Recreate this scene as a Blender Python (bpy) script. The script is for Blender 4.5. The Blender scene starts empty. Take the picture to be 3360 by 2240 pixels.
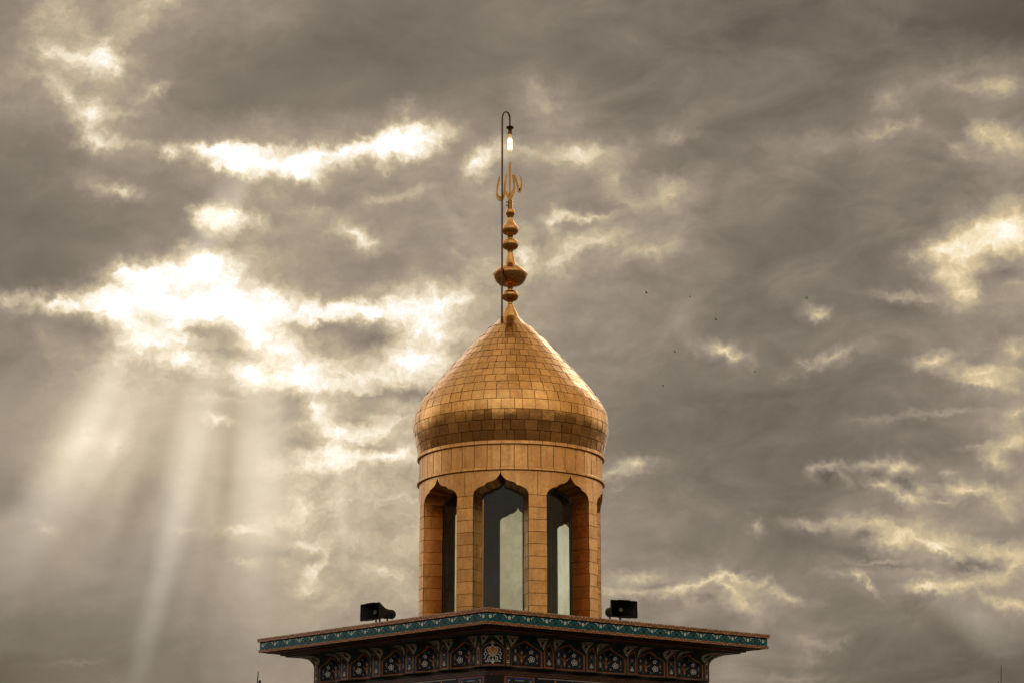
import bpy, bmesh, math, random
from mathutils import Vector, Matrix
random.seed(7)
SC = bpy.context.scene
COL = SC.collection
R = math.radians

# ------------------------------------------------------------------ camera
AX = 45.682            # distance from the camera to the axis of the tower
PITCH, YAW = 0.25524, -0.00062232
cam_d = bpy.data.cameras.new('camera')
cam = bpy.data.objects.new('camera', cam_d)
COL.objects.link(cam)
cam.location = (0, 0, 12)
cam.rotation_euler = (math.pi / 2 + PITCH, 0, YAW)
cam_d.sensor_width = 36
cam_d.lens = 36 * 4317.73 / 2352
cam_d.clip_end = 9000
SC.camera = cam

# ------------------------------------------------------------------ exposure
SC.view_settings.view_transform = 'Standard'
SC.view_settings.look = 'None'
SC.view_settings.exposure = 0
SC.view_settings.gamma = 1

# ------------------------------------------------------------------ sun (veiled by cloud, upper left of the tower)
SUN_EL, SUN_AZ = R(19.5), R(-6.9)
sun_dir = Vector((math.sin(SUN_AZ) * math.cos(SUN_EL), math.cos(SUN_AZ) * math.cos(SUN_EL), math.sin(SUN_EL)))
sun_d = bpy.data.lights.new('sun', 'SUN')
sun_d.energy = 0.35
sun_d.angle = R(60)
sun_d.color = (1, 0.9, 0.74)
sun = bpy.data.objects.new('sun', sun_d)
COL.objects.link(sun)
sun.rotation_euler = sun_dir.to_track_quat('Z', 'Y').to_euler()
sun.location = (0, 0, 60)

# ------------------------------------------------------------------ sky: a broken cloud deck laid out over directions
world = bpy.data.worlds.new('World')
SC.world = world
world.use_nodes = True
wt = world.node_tree
wt.nodes.clear()

def srgb(c):
    c /= 255
    return c / 12.92 if c <= 0.04045 else ((c + 0.055) / 1.055) ** 2.4

def col(r, g, b):
    return (srgb(r), srgb(g), srgb(b), 1)

class NT:
    """short-hand for building node trees"""
    def __init__(s, tree):
        s.t = tree
    def n(s, kind, **kw):
        x = s.t.nodes.new(kind)
        for k, v in kw.items():
            setattr(x, k, v)
        return x
    def put(s, sock, v):
        if isinstance(v, bpy.types.NodeSocket):
            s.t.links.new(v, sock)
        elif v is not None:
            sock.default_value = v
    def math(s, op, a, b=None, c=None, clamp=False):
        x = s.n('ShaderNodeMath', operation=op, use_clamp=clamp)
        for i, v in enumerate((a, b, c)):
            if v is not None:
                s.put(x.inputs[i], v)
        return x.outputs[0]
    def vec(s, op, a, b=None, scale=None):
        x = s.n('ShaderNodeVectorMath', operation=op)
        s.put(x.inputs[0], a)
        if b is not None:
            s.put(x.inputs[1], b)
        if scale is not None:
            s.put(x.inputs['Scale'], scale)
        return x.outputs['Value'] if op in ('DOT_PRODUCT', 'LENGTH', 'DISTANCE') else x.outputs[0]
    def rng(s, v, a, b, c=0.0, d=1.0, smooth=False):
        x = s.n('ShaderNodeMapRange')
        if smooth:
            x.interpolation_type = 'SMOOTHSTEP'
        s.put(x.inputs['Value'], v)
        for k, q in (('From Min', a), ('From Max', b), ('To Min', c), ('To Max', d)):
            s.put(x.inputs[k], q)
        return x.outputs[0]
    def noise(s, v, scale, detail=4, rough=0.5, dist=0.0, out='Fac', dim='3D'):
        x = s.n('ShaderNodeTexNoise', noise_dimensions=dim)
        if v is not None:
            s.put(x.inputs['Vector'], v)
        x.inputs['Scale'].default_value = scale
        x.inputs['Detail'].default_value = detail
        x.inputs['Roughness'].default_value = rough
        x.inputs['Distortion'].default_value = dist
        return x.outputs[out]
    def ramp(s, v, stops, interp='LINEAR', out=0):
        x = s.n('ShaderNodeValToRGB')
        x.color_ramp.interpolation = interp
        e = x.color_ramp.elements
        e[0].position, e[0].color = stops[0]
        e[1].position, e[1].color = stops[-1]
        for p, c in stops[1:-1]:
            q = e.new(p)
            q.color = c
        s.put(x.inputs[0], v)
        return x.outputs[out]
    def mixf(s, f, a, b):
        x = s.n('ShaderNodeMix', data_type='FLOAT')
        s.put(x.inputs[0], f); s.put(x.inputs[2], a); s.put(x.inputs[3], b)
        return x.outputs[0]
    def mixc(s, f, a, b, blend='MIX'):
        x = s.n('ShaderNodeMix', data_type='RGBA', blend_type=blend)
        s.put(x.inputs[0], f); s.put(x.inputs[6], a); s.put(x.inputs[7], b)
        return x.outputs[2]
    def mapping(s, v, loc, rot, sca, kind='TEXTURE'):
        x = s.n('ShaderNodeMapping', vector_type=kind)
        s.put(x.inputs['Vector'], v)
        x.inputs['Location'].default_value = loc
        x.inputs['Rotation'].default_value = rot
        x.inputs['Scale'].default_value = sca
        return x.outputs[0]

# base brightness of the cloud deck on a coarse grid (24 columns x 16 rows)
GRID = [
 [150,175,162,168,158,150, 148,135,127,123,125,135, 138,130,125,122,120,118, 120,118,116,110,104, 96],
 [160,178,195,155,140,133, 128,125,122,122,122,130, 135,130,125,122,120,120, 122,126,124,128,132,138],
 [152,166,172,150,133,132, 133,130,133,140,138,140, 147,145,132,128,130,130, 126,128,136,138,140,137],
 [135,138,165,158,165,180, 178,175,175,178,165,158, 155,160,148,140,132,135, 145,140,146,140,150,158],
 [130,135,142,138,142,168, 162,160,165,160,163,160, 162,150,158,155,142,138, 135,130,132,130,130,138],
 [125,130,135,140,150,178, 172,165,162,155,155,163, 160,163,155,148,142,136, 130,125,128,138,175,195],
 [122,128,136,180,190,190, 182,165,152,155,165,172, 176,155,150,145,138,132, 128,122,122,132,180,170],
 [142,165,170,200,185,195, 200,188,178,190,188,170, 168,158,150,143,135,128, 128,134,132,132,145,150],
 [140,158,188,192,190,188, 200,200,190,182,180,170, 155,152,148,140,140,135, 128,138,135,138,146,158],
 [158,180,208,194,193,190, 190,192,195,190,180,170, 150,145,140,132,125,120, 115,118,125,130,138,155],
 [158,200,216,188,192,187, 198,188,198,192,185,175, 150,145,142,132,122,118, 112,118,124,128,135,158],
 [142,180,183,165,178,193, 198,200,196,192,188,175, 152,148,145,138,130,125, 120,134,142,150,158,155],
 [160,162,155,150,162,184, 192,190,196,196,190,175, 158,155,145,140,135,130, 130,138,165,165,160,158],
 [152,150,145,140,155,167, 178,180,183,185,178,168, 162,162,158,156,152,148, 127,132,140,150,155,165],
 [134,132,128,138,142,156, 170,166,170,170,165,158, 155,150,148,142,142,150, 138,126,130,130,148,152],
 [110,122,118,130,128,142, 158,155,158,158,155,150, 148,150,148,142,140,138, 132,128,118,112,117,110]]

# brighter gaps, thin wisps, shafts of light and darker lumps:  x y rx ry turn amount  (hundredths of the grid units)
BLOBS = """
140 25 55 45 0 28;90 68 50 45 0 32;330 20 75 40 -15 22;385 4 28 14 -20 30;305 58 50 30 -30 18
150 122 75 20 6 62;222 122 42 40 0 60;238 150 36 34 0 95;270 164 20 10 20 50;190 165 30 25 0 20
150 226 18 48 -40 60;95 178 60 20 20 25;215 262 45 32 0 70;275 269 45 12 -8 35;209 300 22 42 0 45;228 332 40 20 -8 75;300 331 60 12 0 28
360 203 22 16 0 45;335 220 50 16 -38 24;391 348 20 18 0 100
500 350 60 15 16 130;545 366 84 24 10 150;560 385 56 18 5 80;640 374 110 25 0 150;692 390 46 22 30 120;735 358 76 15 -8 120;585 340 150 10 0 40
900 332 82 22 -8 130;942 326 54 34 0 140;962 304 38 24 0 90;884 358 18 28 0 90;948 350 26 18 0 70;835 352 50 22 -20 55;815 368 20 14 0 40;850 340 60 10 -10 36
925 245 26 20 0 32;935 268 26 20 0 22;1030 298 40 24 30 42;1005 295 20 20 0 40
1118 362 48 26 -35 85;1092 385 26 34 0 55;1235 205 26 18 35 32;1242 228 52 48 0 32;1258 240 24 14 20 26
1310 357 130 28 0 45;1330 360 44 22 0 45;1205 350 60 20 0 15;1552 320 42 12 -18 30;1560 300 60 22 -20 12;1430 340 110 26 -6 14
2030 228 24 26 0 28;2060 224 50 16 0 12;2040 294 48 16 -8 38;2102 290 18 12 -30 24;2005 313 46 10 -5 20;1945 328 100 20 -8 15
2315 196 52 34 -20 40;2214 200 54 14 0 26;2270 205 80 20 -8 20;2260 306 34 28 0 60;2322 325 70 24 12 58;2197 338 22 16 0 48;2210 362 44 14 -8 20
1800 325 60 16 0 12;1870 310 46 18 -15 14;2200 170 120 18 -15 14
262 436 66 22 14 52;274 442 24 12 15 45;420 565 20 16 0 20;466 490 30 22 0 75;512 503 46 30 22 130;515 484 70 15 10 45;560 503 40 10 25 35;426 570 28 18 0 28

12 688 50 20 0 48;60 712 50 14 -10 32;140 694 110 16 3 95;235 694 90 30 5 110;290 622 26 20 0 95;345 640 100 34 0 115;455 628 80 40 0 130;500 640 46 42 0 110;475 598 30 20 0 60
300 690 70 50 0 120;380 700 120 46 0 115;345 768 52 46 0 135;395 745 34 30 0 90;460 702 110 28 0 120;560 706 110 44 5 125;575 735 60 24 38 95;610 668 30 26 0 38
317 711 16 20 20 -95;338 738 34 12 32 -55;372 738 20 14 20 -45;300 690 30 10 0 -30;455 662 52 20 -8 -62;310 652 40 12 20 -30;375 655 36 8 0 -35
480 772 120 50 5 -30;200 752 110 40 10 -25;100 760 30 26 30 22;15 770 40 30 0 12
625 698 110 26 8 75;660 735 110 24 0 52;600 768 56 44 0 70;770 716 90 16 -5 68;850 714 130 18 -3 100;700 702 60 18 10 40;935 690 70 44 0 45
1000 722 110 46 25 42;1062 700 28 60 0 40;965 752 80 60 0 58;1020 695 60 26 0 30;1055 740 50 36 0 -30;950 690 60 16 0 -20;1000 735 90 14 30 -22
866 772 100 44 5 -40;1000 770 90 50 0 28;1010 692 100 32 -5 22;940 832 90 34 -10 42;700 792 60 36 0 16;760 842 60 34 0 32;880 868 70 22 -10 36;1040 790 30 20 0 -34;690 752 60 26 -10 -32;860 785 80 26 0 -25;640 748 30 10 10 -40;745 752 50 14 0 -25
810 530 80 22 22 45;830 546 36 20 25 45;865 455 30 16 -10 34;912 450 34 16 -10 28;955 433 34 10 -12 24;710 481 50 8 5 20;598 508 20 14 15 50
1122 610 32 34 0 42;1050 590 50 14 35 14;820 610 160 40 0 -10
1274 512 20 32 22 62;1300 492 46 13 -10 50;1345 497 42 11 10 60;1385 494 36 9 -5 38;1415 412 30 36 0 36;1450 465 60 18 35 20;1545 450 70 30 -10 36;1520 425 46 18 25 22
1378 550 80 26 -5 55;1325 570 50 20 -35 30;1283 600 34 36 0 62;1203 598 28 50 0 50;1185 575 20 30 0 30;1525 570 70 26 -12 32;1480 580 60 12 -10 22;1215 520 30 20 0 18
2215 562 110 36 -14 85;2290 520 90 50 -25 70;2325 548 50 34 30 60;2212 590 56 16 22 60;2160 570 50 14 -10 28;2200 648 60 58 0 60;2206 672 32 18 10 42;2165 625 24 14 0 30
2060 682 60 14 6 42;2130 690 60 10 12 24;1872 718 44 18 18 50;1885 722 22 12 10 30;2315 630 60 40 0 -32;2340 660 40 10 8 18;2100 585 30 10 10 22;2260 640 24 40 0 -22
375 785 90 14 0 95;425 816 50 20 -8 62;404 826 26 20 0 55;450 832 30 16 0 36;575 855 34 26 -40 82;505 963 32 12 10 55;510 912 90 9 0 14
185 1016 50 26 -10 10;268 1022 26 28 20 22;260 820 60 50 20 14

640 868 140 26 10 92;710 862 50 30 0 82;645 806 70 34 8 62;800 890 90 22 0 52;822 872 36 16 0 34;850 862 18 26 0 30;930 885 70 22 -8 50;975 830 80 44 20 62;910 815 40 30 30 30
735 948 42 26 42 85;772 985 30 50 0 50;770 1035 40 30 0 42;830 990 120 36 -15 40;900 975 50 18 -20 26;680 980 52 18 0 34;850 1046 130 13 4 62;790 1040 34 20 20 40;715 1062 80 28 -10 42;915 1040 70 12 -12 52;730 925 24 24 0 40
840 903 150 20 0 -52;950 900 60 22 0 -34;655 900 60 30 30 -18;845 1028 60 12 5 -42;690 1010 60 46 0 -36;770 963 20 10 20 -34;830 962 60 10 8 -34;890 945 60 14 10 -24;650 960 36 30 0 -20
700 1158 80 26 -8 20;690 1150 26 16 0 14;900 1140 60 12 0 10
1662 810 52 20 16 70;1674 818 22 10 12 36;1640 800 50 18 0 20;1462 1066 28 16 0 52;1411 1086 56 16 -20 56;1440 1075 60 30 -10 16;1420 1130 20 10 -30 16
1915 815 72 15 -18 52;1850 830 16 8 20 24;1800 855 24 10 -30 14;2145 822 46 16 -6 64;2165 815 40 18 0 20;2250 856 110 16 8 62;2240 875 34 12 20 56;2285 878 30 8 0 36;2290 845 80 16 0 30;2335 842 20 14 30 36;2335 800 40 20 0 45;2332 888 20 12 0 32
2085 950 110 9 -5 26;2200 945 60 7 -5 24;2330 946 40 20 -15 60;2325 1020 60 20 -18 70;2240 1024 46 8 -6 28;2290 1060 36 18 20 50;2300 985 60 30 0 20
1862 1082 16 20 0 42;1895 1070 44 10 -4 46;1930 1095 36 10 45 36;1960 1075 60 16 0 18;2015 1070 60 14 5 50;2058 1082 22 24 20 62;2085 1072 30 22 0 24
2020 1118 30 10 12 58;2070 1142 52 11 24 52;2112 1124 24 22 0 40;2155 1150 60 8 0 40;2215 1122 100 15 8 56;2180 1090 26 8 -8 34;2250 1140 60 20 20 26;2305 1160 40 14 45 24
2080 1106 24 20 0 -34;2145 1108 44 16 -10 -30;2240 1150 60 20 0 -14;1900 1092 26 14 0 -18
105 1206 26 11 20 24;535 1213 34 12 10 26;566 1214 24 7 10 26;432 1219 36 9 5 14;565 1291 36 7 0 24;580 1302 20 10 0 14;185 1523 70 7 -4 14;255 1552 30 8 20 8
640 1208 76 26 -5 24;690 1200 40 50 10 14;690 1248 50 14 5 38;730 1254 30 12 10 24;725 1295 22 12 -50 36;748 1278 40 9 -55 44;715 1310 22 14 -40 36;700 1345 34 14 -10 34;895 1312 44 14 0 34;660 1295 24 8 0 14;620 1270 60 30 -10 -12
1430 1325 80 12 0 30;1440 1345 60 20 0 20;1470 1362 130 9 2 32;1572 1355 50 11 -18 52;1612 1338 44 10 -32 46;1650 1322 60 8 -4 36;1690 1328 46 12 25 56;1670 1350 40 10 40 46;1705 1362 66 28 20 42;1715 1395 60 24 20 42;1752 1340 24 9 -45 40;1740 1212 20 16 40 50;1575 1378 36 12 20 34;1480 1330 50 10 0 20
1628 1373 34 14 -10 -26;1720 1380 20 10 40 -20;1500 1350 40 8 0 -14
1845 1203 50 12 5 48;1870 1212 40 10 0 30;1925 1203 30 10 -10 34;2012 1198 60 16 5 72;2080 1225 110 20 5 44;2055 1240 60 16 0 36;2105 1200 24 16 0 30;2150 1256 70 8 28 56;2255 1262 90 22 5 44;2180 1245 50 12 -8 30;2320 1268 60 20 0 24;2335 1302 50 26 -20 50;2190 1340 100 16 -4 66;2115 1344 26 14 0 60;2150 1355 60 10 12 30;2250 1365 60 14 25 26
1968 1325 10 16 -20 64;1998 1340 34 7 52 44;1925 1317 40 8 14 34;1985 1312 30 8 0 28;1815 1374 50 12 5 46;1775 1360 20 14 0 30;2330 1388 60 13 6 44;2030 1284 90 7 -4 26;2130 1306 80 10 8 24;2225 1308 20 7 0 24
1990 1222 34 12 -30 -32;2060 1202 20 8 20 -26;2228 1300 80 14 -4 -36;2060 1295 60 7 4 -30;2130 1355 12 8 0 -40;2020 1275 120 12 6 -18;1840 1240 60 30 0 -14
1890 1450 90 40 -20 14;1852 1512 26 36 10 22;1880 1488 50 12 16 24;1930 1480 30 10 -25 18;1830 1555 80 10 0 20
60 500 160 60 0 -8;740 90 260 60 0 -8;1500 960 200 120 0 -8;2000 1480 180 70 0 -8
"""

# shafts of light fanning out below the hidden sun, and the darker air between them (same columns)
SHAFTS = """
490 520 44 190 24 34;548 450 22 90 22 16;455 590 24 90 28 14;1050 520 20 120 -35 10
420 1120 460 420 12 16;190 1010 80 310 27 38;215 950 38 210 27 18;258 1030 30 210 28 14;70 1240 72 210 30 13;20 1200 40 200 34 8
330 1120 38 270 20 -17
432 1050 50 330 11 31;388 1260 36 330 14 18;330 1490 36 220 14 8;480 930 20 180 9 8
522 1070 26 250 5 -17;480 1330 34 240 10 -7
604 1030 64 330 2 31;588 1240 56 320 2 13;640 1000 20 200 0 8
783 1130 18 250 -3 16;832 1150 14 210 -4 7;730 1150 24 200 0 -6;880 1180 30 200 -5 -5
2250 1440 46 170 -48 14;2150 1440 30 150 -48 -6
"""

# bright cloud outside the view, by direction:  azimuth (right of the tower) elevation radius amount
OUTSIDE = [(23, 31.5, 13, 1.5), (40, 40, 14, 0.35), (-20, 36, 14, 0.25), (60, 14, 22, 0.45), (-65, 16, 24, 0.5), (170, 30, 50, 0.15), (30, 74, 16, -0.16), (-60, 66, 14, -0.12), (120, 58, 18, 0.2)]

def build_sky():
    N = NT(wt)
    tc = N.n('ShaderNodeTexCoord')
    d = tc.outputs['Generated']
    cp, sp, cy, sy = math.cos(PITCH), math.sin(PITCH), math.cos(YAW), math.sin(YAW)
    fwd = (-sy * cp, cy * cp, sp)
    right = (cy, sy, 0)
    up = (sy * sp, -cy * sp, cp)
    df = N.vec('DOT_PRODUCT', d, fwd)
    dfc = N.math('MAXIMUM', df, 0.15)
    K = 43.1773
    px = N.math('MULTIPLY_ADD', N.math('DIVIDE', N.vec('DOT_PRODUCT', d, right), dfc), K, 11.76)
    py = N.math('MULTIPLY_ADD', N.math('DIVIDE', N.vec('DOT_PRODUCT', d, up), dfc), -K, 7.84)
    comb = N.n('ShaderNodeCombineXYZ')
    N.put(comb.inputs[0], px); N.put(comb.inputs[1], py)
    P0 = comb.outputs[0]
    # turbulence bends the cloud edges
    n1 = N.noise(P0, 0.75, 3, 0.55, out='Color')
    n2 = N.noise(P0, 3.2, 5, 0.62, out='Color')
    w1 = N.vec('SCALE', N.vec('SUBTRACT', n1, (0.5, 0.5, 0.5)), scale=0.5)
    w2 = N.vec('MULTIPLY', N.vec('SUBTRACT', n2, (0.5, 0.5, 0.5)), (0.62, 0.5, 0))
    P = N.vec('MULTIPLY', N.vec('ADD', P0, N.vec('ADD', w1, w2)), (1, 1, 0))
    sep = N.n('ShaderNodeSeparateXYZ')
    N.put(sep.inputs[0], P)
    X = N.math('DIVIDE', sep.outputs[0], 23.52, clamp=True)
    Y = sep.outputs[1]
    val = None
    for k, row in enumerate(GRID):
        stops = [((i + 0.5) / 24, (0, 0, 0, v / 255)) for i, v in enumerate(row)]
        r = N.ramp(X, stops, 'B_SPLINE', 1)
        if val is None:
            val = r
        else:
            f = N.rng(Y, 0.49 + 0.98 * (k - 1), 0.49 + 0.98 * k)
            val = N.mixf(f, val, r)
    val = N.math('MULTIPLY_ADD', val, 0.95, -0.040)
    PB = P
    for i, b in enumerate(q for q in BLOBS.replace('\n', ';').split(';') if q.strip()):
        if i % 60 == 59:       # keeps the shader's working memory small: evaluate the list in stages
            cx = N.n('ShaderNodeCombineXYZ')
            N.put(cx.inputs[2], N.math('MULTIPLY', val, 1e-7))
            PB = N.vec('ADD', P, cx.outputs[0])
        x, y, rx, ry, a, amt = map(float, b.split())
        m = N.mapping(PB, (x / 100, y / 100, 0), (0, 0, R(a)), (rx * 2.05 / 100, ry * 2.05 / 100, 1))
        g = N.n('ShaderNodeTexGradient', gradient_type='QUADRATIC_SPHERE')
        N.put(g.inputs[0], m)
        val = N.math('MULTIPLY_ADD', g.outputs['Fac'], amt / 255 * 1.1, val)
    # the glare of thin cloud saturates softly
    core = N.rng(val, 1.1, 1.45, 1.0, 0.15)
    knee = N.math('MAXIMUM', N.math('SUBTRACT', val, 0.82), 0.0)
    soft = N.math('MULTIPLY', N.math('SUBTRACT', 1.0, N.math('POWER', 2.718, N.math('MULTIPLY', knee, -1 / 0.24))), 0.24)
    val = N.math('ADD', N.math('MINIMUM', val, 0.82), soft)
    # broad soft layering of the dark deck
    lay = N.noise(N.mapping(P0, (3, 1, 0), (0, 0, R(-9)), (1.75, 1, 1)), 0.85, 6, 0.58, 0.5)
    val = N.math('MULTIPLY_ADD', N.math('SUBTRACT', lay, 0.5), N.math('MULTIPLY_ADD', N.rng(px, 11, 15, smooth=True), 0.12, 0.15), val)
    haze = N.math('MULTIPLY', N.rng(px, 7.6, 5.4, smooth=True), N.rng(py, 8.3, 9.4, smooth=True))
    clear = N.math('MULTIPLY', core, N.math('MULTIPLY_ADD', haze, -0.85, 1.0))
    # fine billows, stronger where the cloud is bright and torn
    fine = N.noise(N.mapping(P, (0, 0, 0), (0, 0, R(-6)), (1.5, 1, 1), 'TEXTURE'), 1.9, 7, 0.6)
    fine2 = N.noise(P, 7.0, 5, 0.65)
    amp = N.math('MULTIPLY', N.rng(val, 0.45, 0.88, 0.03, 0.66), clear)
    val = N.math('MULTIPLY_ADD', N.math('SUBTRACT', fine, 0.5), amp, val)
    amp2 = N.math('MULTIPLY', N.rng(val, 0.52, 0.92, 0.0, 0.34), clear)
    val = N.math('MULTIPLY_ADD', N.math('SUBTRACT', fine2, 0.5), amp2, val)
    shaft = 0.0
    for b in SHAFTS.replace('\n', ';').split(';'):
        if not b.strip():
            continue
        x, y, rx, ry, a, amt = map(float, b.split())
        m = N.mapping(P0, (x / 100, y / 100, 0), (0, 0, R(a)), (rx * 1.3 / 100, ry * 1.2 / 100, 1))
        g = N.n('ShaderNodeTexGradient', gradient_type='SPHERICAL')
        N.put(g.inputs[0], m)
        sh = N.rng(g.outputs['Fac'], 0, 1, 0, amt / 255, smooth=True)
        shaft = N.math('ADD', sh, shaft)
    # everything outside the part of the sky above: loose bright overcast
    gen = N.noise(N.vec('MULTIPLY', d, (1, 1, 2.2)), 3.4, 8, 0.60, 0.5)
    el = N.n('ShaderNodeSeparateXYZ')
    N.put(el.inputs[0], d)
    other = N.math('MULTIPLY_ADD', N.math('MAXIMUM', el.outputs[2], 0.0), 0.13, N.rng(gen, 0.32, 0.68, 0.54, 0.92))
    for az, e, rad, amt in OUTSIDE:
        v = Vector((math.sin(R(az)) * math.cos(R(e)), math.cos(R(az)) * math.cos(R(e)), math.sin(R(e))))
        c = N.vec('DOT_PRODUCT', d, tuple(v))
        other = N.math('MULTIPLY_ADD', N.rng(c, math.cos(R(rad)), 1, smooth=True), amt, other)
    other = N.math('SUBTRACT', other, N.rng(el.outputs[2], 0.14, 0.0, 0.0, 0.5, smooth=True))  # unseen low band of sky, dimmed to keep the frieze dark
    # unseen deck behind the camera, brightened to light the tower's front
    other = N.math('MULTIPLY_ADD', N.rng(df, 0.2, -0.7, smooth=True), 0.16, other)
    ex = N.math('MAXIMUM', N.math('SUBTRACT', N.math('ABSOLUTE', N.math('SUBTRACT', px, 11.76)), 11.76), 0)
    ey = N.math('MAXIMUM', N.math('SUBTRACT', N.math('ABSOLUTE', N.math('SUBTRACT', py, 7.84)), 7.84), 0)
    far = N.rng(N.math('MAXIMUM', ex, ey), 0.3, 7.0, smooth=True)
    far = N.math('MAXIMUM', far, N.rng(df, 0.5, 0.2))
    val = N.mixf(far, val, other)
    stops = [(0.0, col(40, 36, 32)), (0.35, col(99, 89, 78)), (0.45, col(124, 114, 101)), (0.52, col(147, 133, 118)), (0.6, col(168, 154, 132)),
             (0.7, col(197, 180, 150)), (0.8, col(225, 208, 178)), (0.9, col(247, 234, 209)), (0.97, col(255, 248, 234)), (1.0, col(255, 254, 249))]
    N.t.nodes.active = None
    c = N.ramp(N.math('MINIMUM', N.math('MAXIMUM', val, 0.0), 1.0), stops)
    over = N.rng(val, 1.0, 3.0, 1.0, 6.0)          # gaps brighter than white
    c = N.vec('SCALE', c, scale=over)
    # towards the right the light through the cloud turns golden
    gld = N.math('MULTIPLY', N.rng(px, 11.5, 19, smooth=True), N.rng(val, 0.58, 0.78))
    c = N.mixc(N.math('MULTIPLY', gld, 0.8), c, N.vec('MULTIPLY', c, (1.0, 0.93, 0.78)))
    # sunlit shafts of air are paler than the cloud behind them
    inview = N.math('SUBTRACT', 1.0, far)
    c = N.vec('ADD', c, N.vec('SCALE', (1.30, 1.20, 1.00), scale=N.math('MULTIPLY', shaft, inview)))
    sky = N.n('ShaderNodeTexSky', sky_type='NISHITA', sun_disc=False)
    sky.sun_elevation = SUN_EL
    sky.sun_rotation = SUN_AZ
    bg2 = N.n('ShaderNodeBackground')
    N.put(bg2.inputs[0], sky.outputs[0]); bg2.inputs[1].default_value = 0.08
    bg1 = N.n('ShaderNodeBackground')
    N.put(bg1.inputs[0], c); bg1.inputs[1].default_value = 1.0
    mx = N.n('ShaderNodeMixShader')
    mx.inputs[0].default_value = 0.01
    N.put(mx.inputs[1], bg1.outputs[0]); N.put(mx.inputs[2], bg2.outputs[0])
    out = N.n('ShaderNodeOutputWorld')
    N.put(out.inputs[0], mx.outputs[0])
build_sky()
world.cycles.sampling_method = 'MANUAL'
world.cycles.sample_map_resolution = 512
SC.cycles.max_bounces = 8
SC.cycles.transparent_max_bounces = 12
SC.cycles.sample_clamp_indirect = 6

# ------------------------------------------------------------------ structure and objects
SC.cycles.use_adaptive_sampling = True
SC.cycles.adaptive_threshold = 0.02
SC.cycles.adaptive_min_samples = 8

# ------------------------------------------------------------------ mesh helper
class MB:
    """collects faces (with material, uv and a per-face random value) for ONE mesh object"""
    def __init__(s):
        s.v, s.f, s.m, s.uv, s.r, s.mats, s.sm = [], [], [], [], [], [], []
    def mi(s, mat):
        if mat not in s.mats:
            s.mats.append(mat)
        return s.mats.index(mat)
    def face(s, pts, mat, uv=None, rand=0.5, smooth=False):
        b = len(s.v)
        s.v.extend(tuple(p) for p in pts)
        s.f.append(tuple(range(b, b + len(pts))))
        s.m.append(s.mi(mat)); s.r.append(rand); s.sm.append(smooth)
        s.uv.append(uv or [(0, 0)] * len(pts))
    def grid(s, fn, us, vs, mat, rand=0.5, smooth=True, closed=False, uvfn=None, flip=False):
        """shared-vertex grid; mat may be a function (i, j) -> material"""
        b = len(s.v)
        nu, nv = len(us), len(vs)
        for v in vs:
            for u in us:
                s.v.append(tuple(fn(u, v)))
        for j in range(nv - 1):
            for i in range(nu if closed else nu - 1):
                i2 = (i + 1) % nu
                q = (b + j * nu + i, b + j * nu + i2, b + (j + 1) * nu + i2, b + (j + 1) * nu + i)
                s.f.append(q[::-1] if flip else q)
                mm = mat(i, j) if callable(mat) else mat
                s.m.append(s.mi(mm)); s.r.append(rand); s.sm.append(smooth)
                if uvfn:
                    c = [uvfn(us[i], vs[j]), uvfn(us[i2], vs[j]), uvfn(us[i2], vs[j + 1]), uvfn(us[i], vs[j + 1])]
                    s.uv.append(c[::-1] if flip else c)
                else:
                    s.uv.append([(0, 0)] * 4)
    def box(s, c, d, mat, rot=None):
        M = rot or Matrix.Identity(3)
        P = [Vector(c) + M @ Vector((x * d[0] / 2, y * d[1] / 2, z * d[2] / 2)) for x in (-1, 1) for y in (-1, 1) for z in (-1, 1)]
        for q in ((0, 1, 3, 2), (4, 6, 7, 5), (0, 4, 5, 1), (2, 3, 7, 6), (0, 2, 6, 4), (1, 5, 7, 3)):
            s.face([P[k] for k in q], mat)
    def tube(s, pts, rad, mat, n=10, cap=True):
        pts = [Vector(p) for p in pts]
        rads = rad if isinstance(rad, (list, tuple)) else [rad] * len(pts)
        rings, ref = [], None
        for i, p in enumerate(pts):
            t = (pts[min(i + 1, len(pts) - 1)] - pts[max(i - 1, 0)]).normalized()
            if ref is None:
                ref = t.orthogonal().normalized()
            a = (ref - t * ref.dot(t)).normalized()
            ref = a
            bb = t.cross(a)
            rings.append([p + (a * math.cos(2 * math.pi * k / n) + bb * math.sin(2 * math.pi * k / n)) * rads[i] for k in range(n)])
        b = len(s.v)
        for rg in rings:
            s.v.extend(tuple(q) for q in rg)
        for j in range(len(rings) - 1):
            for k in range(n):
                s.f.append((b + j * n + k, b + j * n + (k + 1) % n, b + (j + 1) * n + (k + 1) % n, b + (j + 1) * n + k))
                s.m.append(s.mi(mat)); s.r.append(0.5); s.sm.append(True); s.uv.append([(0, 0)] * 4)
        if cap:
            s.face(rings[0][::-1], mat); s.face(rings[-1], mat)
    def lathe(s, prof, mat, n=48, at=(0, 0, 0)):
        s.grid(lambda t, k: (at[0] + prof[k][0] * math.sin(t), at[1] - prof[k][0] * math.cos(t), at[2] + prof[k][1]),
               [2 * math.pi * i / n for i in range(n)], list(range(len(prof))), mat, closed=True)
    def build(s, name, parent=None, loc=None):
        me = bpy.data.meshes.new(name)
        me.from_pydata(s.v, [], s.f)
        for m in s.mats:
            me.materials.append(m)
        me.polygons.foreach_set('material_index', s.m)
        me.polygons.foreach_set('use_smooth', s.sm)
        lay = me.uv_layers.new(name='UVMap')
        flat = [c for f in s.uv for p in f for c in p]
        lay.data.foreach_set('uv', flat)
        at = me.attributes.new('rand', 'FLOAT', 'FACE')
        at.data.foreach_set('value', s.r)
        me.update()
        o = bpy.data.objects.new(name, me)
        COL.objects.link(o)
        o.parent = parent
        if loc:
            o.location = loc
        return o

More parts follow.
